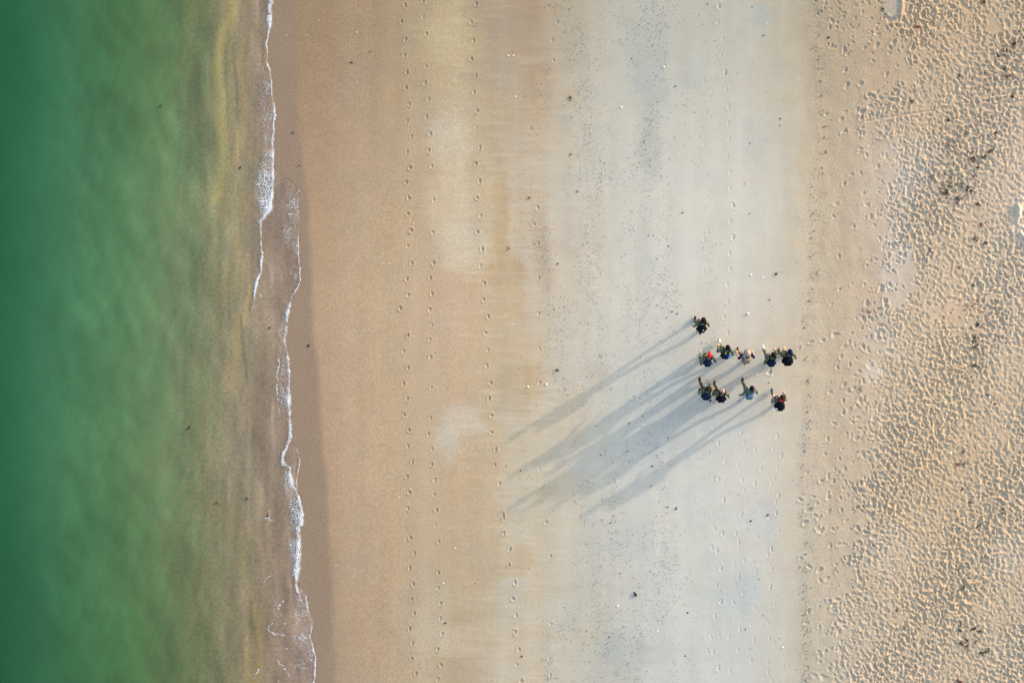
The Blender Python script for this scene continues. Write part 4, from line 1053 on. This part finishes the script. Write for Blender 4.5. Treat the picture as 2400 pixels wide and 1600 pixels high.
        cap_shell(bm, hc + V((0, 0, .01)), (.098, .116, .105), .0, seed=3)
        o = bm_obj('sun_hat', bm, M['tan'], root)
        bm = bmesh.new()
        n_ = 28
        rings = [[bm.verts.new(hc + V((rx * math.cos(6.2832 * i / n_), rx * 1.13 * math.sin(6.2832 * i / n_), z_ + .006 * math.sin(3 * 6.2832 * i / n_)))) for i in range(n_)] for rx, z_ in ((.094, .012), (.125, -.004), (.155, -.022))]
        for a_, b_ in zip(rings[:-1], rings[1:]):
            for i in range(n_): bm.faces.new((a_[i], a_[(i + 1) % n_], b_[(i + 1) % n_], b_[i]))
        bmesh.ops.solidify(bm, geom=bm.faces[:], thickness=.005)
        bm_obj('brim', bm, M['tan'], o)
        bm = bmesh.new()
        tube(bm, [hc + V((.099 * math.cos(t_), .117 * math.sin(t_), .022)) for t_ in np.linspace(0, 2 * math.pi, 25)], [.008] * 25, 5, 1.8)
        bm_obj('hat_band', bm, M['grey'], o)
    elif head == 'bald':
        cap_shell(bm, hc + V((0, -.030, -.012)), (.083, .078, .070), -.6, bump=.03, seed=3)
        bm_obj('hair', bm, M['red_hair'], root)
    else:
        cap_shell(bm, hc + V((0, .004, .0)), (.098, .124, .110), -.25, bump=.03, seed=int(head_px))
        bm_obj('hair', bm, M[head], root)
        bm = bmesh.new(); 
    for s in (-1, 1):
        b2 = bmesh.new(); bmesh.ops.create_icosphere(b2, subdivisions=2, radius=.0105, matrix=Matrix.Translation(hd + V((.031 * s, .088, .004)))); bm_obj('eye', b2, M['eye'], root)
    b2 = bmesh.new(); bmesh.ops.create_icosphere(b2, subdivisions=2, radius=1, matrix=Matrix.Translation(hd + V((0, .092, -.058))) @ Matrix.Diagonal((.022, .008, .006, 1))); bm_obj('mouth', b2, M['lips'], root)
    if extra: extra(root, hd, neck, sh, chest)
    if not pack: return root
    # ---- rucksack: a thing of its own, worn on the back
    p0 = V((0, -.115 + lean * .5 + waist_shift, 1.0))
    pk = bpy.data.objects.new('backpack', None); col.objects.link(pk)
    pk.location = root.matrix_basis @ p0; pk.rotation_euler = (0, 0, heading + pack.get('yaw', 0)); pk.scale = (scale,) * 3
    tag(pk, pack_label, 'backpack', 'rucksacks worn by the walkers')
    w_, d_, h_ = pack['size']; body = M[pack['mat']]; trim = M[pack.get('trim', pack['mat'])]
    z0 = 1.47 - h_ - p0.z
    cc_ = V((0, -d_ / 2, z0 + h_ / 2))
    bm = bmesh.new(); rbox(bm, cc_, (w_, d_, h_), min(w_, d_) * .30, pack.get('taper', .86)); bm_obj('main_bag', bm, body, pk)
    bm = bmesh.new(); rbox(bm, cc_ + V((0, -d_ * .5 - .022, -h_ * .14)), (w_ * .72, .075, h_ * .5), .028, .9); bm_obj('front_pocket', bm, trim, pk)
    for s in (-1, 1):
        bm = bmesh.new(); rbox(bm, cc_ + V((s * (w_ * .5 + .008), .0, -h_ * .2)), (.055, d_ * .6, h_ * .42), .02, .85); bm_obj('side_pocket', bm, M[pack.get('side', pack['mat'])] if s == 1 else body, pk)
        bm = bmesh.new()
        o_ = lambda v: v - p0
        path = [V((s * w_ * .28, .005, z0 + h_ * .92)), o_(sh[s] + V((-s * .075, -.085, .055))), o_(sh[s] + V((-s * .065, .0, .088))), o_(sh[s] + V((-s * .060, .085, .045))), o_(sh[s] + V((-s * .05, .135, -.08))),
                o_(V((s * .15, .15 + lean * .4, 1.18))), o_(V((s * .195, .05, 1.06))), V((s * w_ * .42, -.01, z0 + h_ * .15))]
        tube(bm, path, [.026] * 8, 6, .42); bm_obj('shoulder_strap', bm, M[pack.get('strap', 'black_pack')], pk)
    bm = bmesh.new()
    tube(bm, [cc_ + V((x_, d_ * .38, h_ * .5 + z_)) for x_, z_ in ((-.05, -.01), (-.04, .025), (0, .035), (.04, .025), (.05, -.01))], [.009] * 5, 6); bm_obj('grab_handle', bm, trim, pk)
    bm = bmesh.new()
    tube(bm, [cc_ + V((w_ * .40 * math.sin(t_), -d_ * .16, h_ * .5 * math.cos(t_) * .92 + .012)) for t_ in np.linspace(-1.2, 1.2, 11)], [.006] * 11, 5); bm_obj('zip', bm, M['grey'] if pack['mat'] == 'blue_pack' else M['black'], pk)
    for (nm, mat_, c_, s_) in pack.get('bits', ()):
        bm = bmesh.new(); rbox(bm, cc_ + V(c_), s_, min(s_) * .3, .95); bm_obj(nm, bm, M[mat_], pk)
    return root


def collar_red(root, hd, neck, sh, chest):
    bm = bmesh.new()
    tube(bm, [neck + Vector((.078 * math.cos(t_), .078 * math.sin(t_) - .005, .02)) for t_ in np.linspace(0, 2 * math.pi, 19)], [.030] * 19, 6, .9)
    bm_obj('neckerchief', bm, M['red'], root)


def sash(root, hd, neck, sh, chest):
    bm = bmesh.new()
    tube(bm, [chest + Vector((-.18, -.05, -.02)), sh[-1] + Vector((-.02, -.075, .03)), sh[-1] + Vector((.045, -.03, .075)), neck + Vector((-.06, .10, -.03)), chest + Vector((.02, .145, .08)), chest + Vector((.12, .13, -.08))], [.03] * 6, 6, .35)
    bm_obj('pale_stripe', bm, M['grey'], root)


def yellow_tab(root, hd, neck, sh, chest):
    bm = bmesh.new(); rbox(bm, neck + Vector((-.115, .06, -.005)), (.07, .075, .03), .01, .9); bm_obj('shoulder_tab', bm, M['lime'], root)


walker(1649, 750, 'person in camouflage with a dark knitted cap walking alone ahead of the group', -1, .16, (-.33, -.06, .95), (.27, .10, 1.0), shoe='shoe_black', head='beanie',
       pack=dict(size=(.36, .23, .46), mat='black_pack', bits=[('patch', 'grey', (0.02, -.08, .225), (.06, .05, .02))]), pack_label='black rucksack with a small pale patch, worn by the person ahead of the group')
walker(1663, 832, 'person in camouflage wearing a bright red cap, leftmost of the middle row', 1, .05, (-.30, .25, 1.08), (.33, -.04, 1.0), head='cap', extra=yellow_tab, rear_back=.2,
       pack=dict(size=(.31, .20, .46), mat='navy_pack'), pack_label='navy rucksack worn by the person in the red cap')
walker(1706, 814, 'black-haired person in camouflage stepping forward on a white and black shoe', -1, .36, (-.30, .20, 1.12), (.28, -.02, 1.0), shoe='shoe_white', sole='shoe_black', head='black_hair', rear_back=.30, heading=-.05,
       pack=dict(size=(.33, .20, .44), mat='navy_pack', side='sky_blue', bits=[('blue_panel', 'sky_blue', (.13, -.06, .17), (.13, .10, .10)), ('lime_tag', 'lime', (-.04, .08, .225), (.06, .05, .025))]),
       pack_label='navy rucksack with a bright blue side and a lime tag')
walker(1753, 826, 'person in a sand-coloured sun hat, navy short-sleeved shirt and tan trousers', -1, .20, (-.34, .16, 1.12), (.32, .10, 1.1), jacket='navy', trousers='camo_tan', shoe='shoe_brown', head='hat', sleeve='short', extra=sash, rear_back=.3, heading=.12,
       pack=dict(size=(.34, .18, .44), mat='grey_pack', strap='grey'), pack_label='beige canvas rucksack worn by the person in the sun hat')
walker(1813, 831, 'black-haired person in camouflage striding out on a clean white shoe', -1, .42, (-.24, -.22, .95), (.20, .30, 1.12), shoe='shoe_white', sole='shoe_white', head='black_hair', trousers='camo', rear_back=.30, heading=.05,
       pack=dict(size=(.31, .22, .46), mat='navy_pack'), pack_label='dark blue rucksack worn by the person in the white shoes')
walker(1852, 824, 'person in camouflage wearing a navy knitted cap, rightmost of the middle row', -1, .10, (-.14, .24, 1.12), (.30, .02, 1.05), head='navy_knit', shoe='shoe_brown', rear_back=.1, heading=.05,
       pack=dict(size=(.38, .30, .52), mat='black_pack', taper=.92), pack_label='bulky black rucksack worn by the person in the navy knitted cap')
walker(1660, 910, 'dark brown-haired person in camouflage with one leg far forward, leftmost of the rear row', -1, .44, (-.26, .14, 1.05), (.12, .34, 1.12), head='brown_hair', trousers='camo_brown', shoe='shoe_black', rear_back=.30, heading=.04,
       pack=dict(size=(.36, .22, .46), mat='navy_pack', yaw=-.12, bits=[('loose_strap', 'black_pack', (.14, -.15, .20), (.08, .10, .02))]), pack_label='dark navy rucksack with a loose strap, leftmost of the rear row')
walker(1695, 916, 'balding person in camouflage with a sunburnt face and dark trousers, in the rear row', -1, .42, (-.28, .20, 1.05), (.33, .04, 1.0), head='bald', trousers='camo_brown', shoe='shoe_brown', rear_back=.28, lean=.08,
       pack=dict(size=(.37, .20, .44), mat='black_pack', bits=[('white_tab', 'white', (.16, -.10, .16), (.04, .03, .05))]), pack_label='black rucksack with a white tab worn by the balding person')
walker(1763, 910, 'black-haired person in camouflage with the pale blue rucksack, black shoe forward, rear row', -1, .40, (-.38, -.16, .98), (.30, .10, .98), head='black_hair', shoe='shoe_black', rear_back=.28,
       pack=dict(size=(.28, .19, .42), mat='blue_pack', strap='blue_pack', trim='blue_pack'), pack_label='pale blue rucksack, the only light blue one')
walker(1834, 931, 'brown-haired person with a red neckerchief and blue shoe, hindmost and rightmost of the rear row', -1, .30, (-.26, .16, 1.15), (.20, .26, 1.1), head='brown_hair', shoe='shoe_blue', sole='sole', extra=collar_red, rear_back=.26, lean=.05,
       pack=dict(size=(.35, .30, .50), mat='black_pack', taper=.95, bits=[('bottle', 'white', (-.175, -.12, .12), (.06, .06, .22))]), pack_label='large black rucksack with a white bottle at its side, worn by the hindmost person')
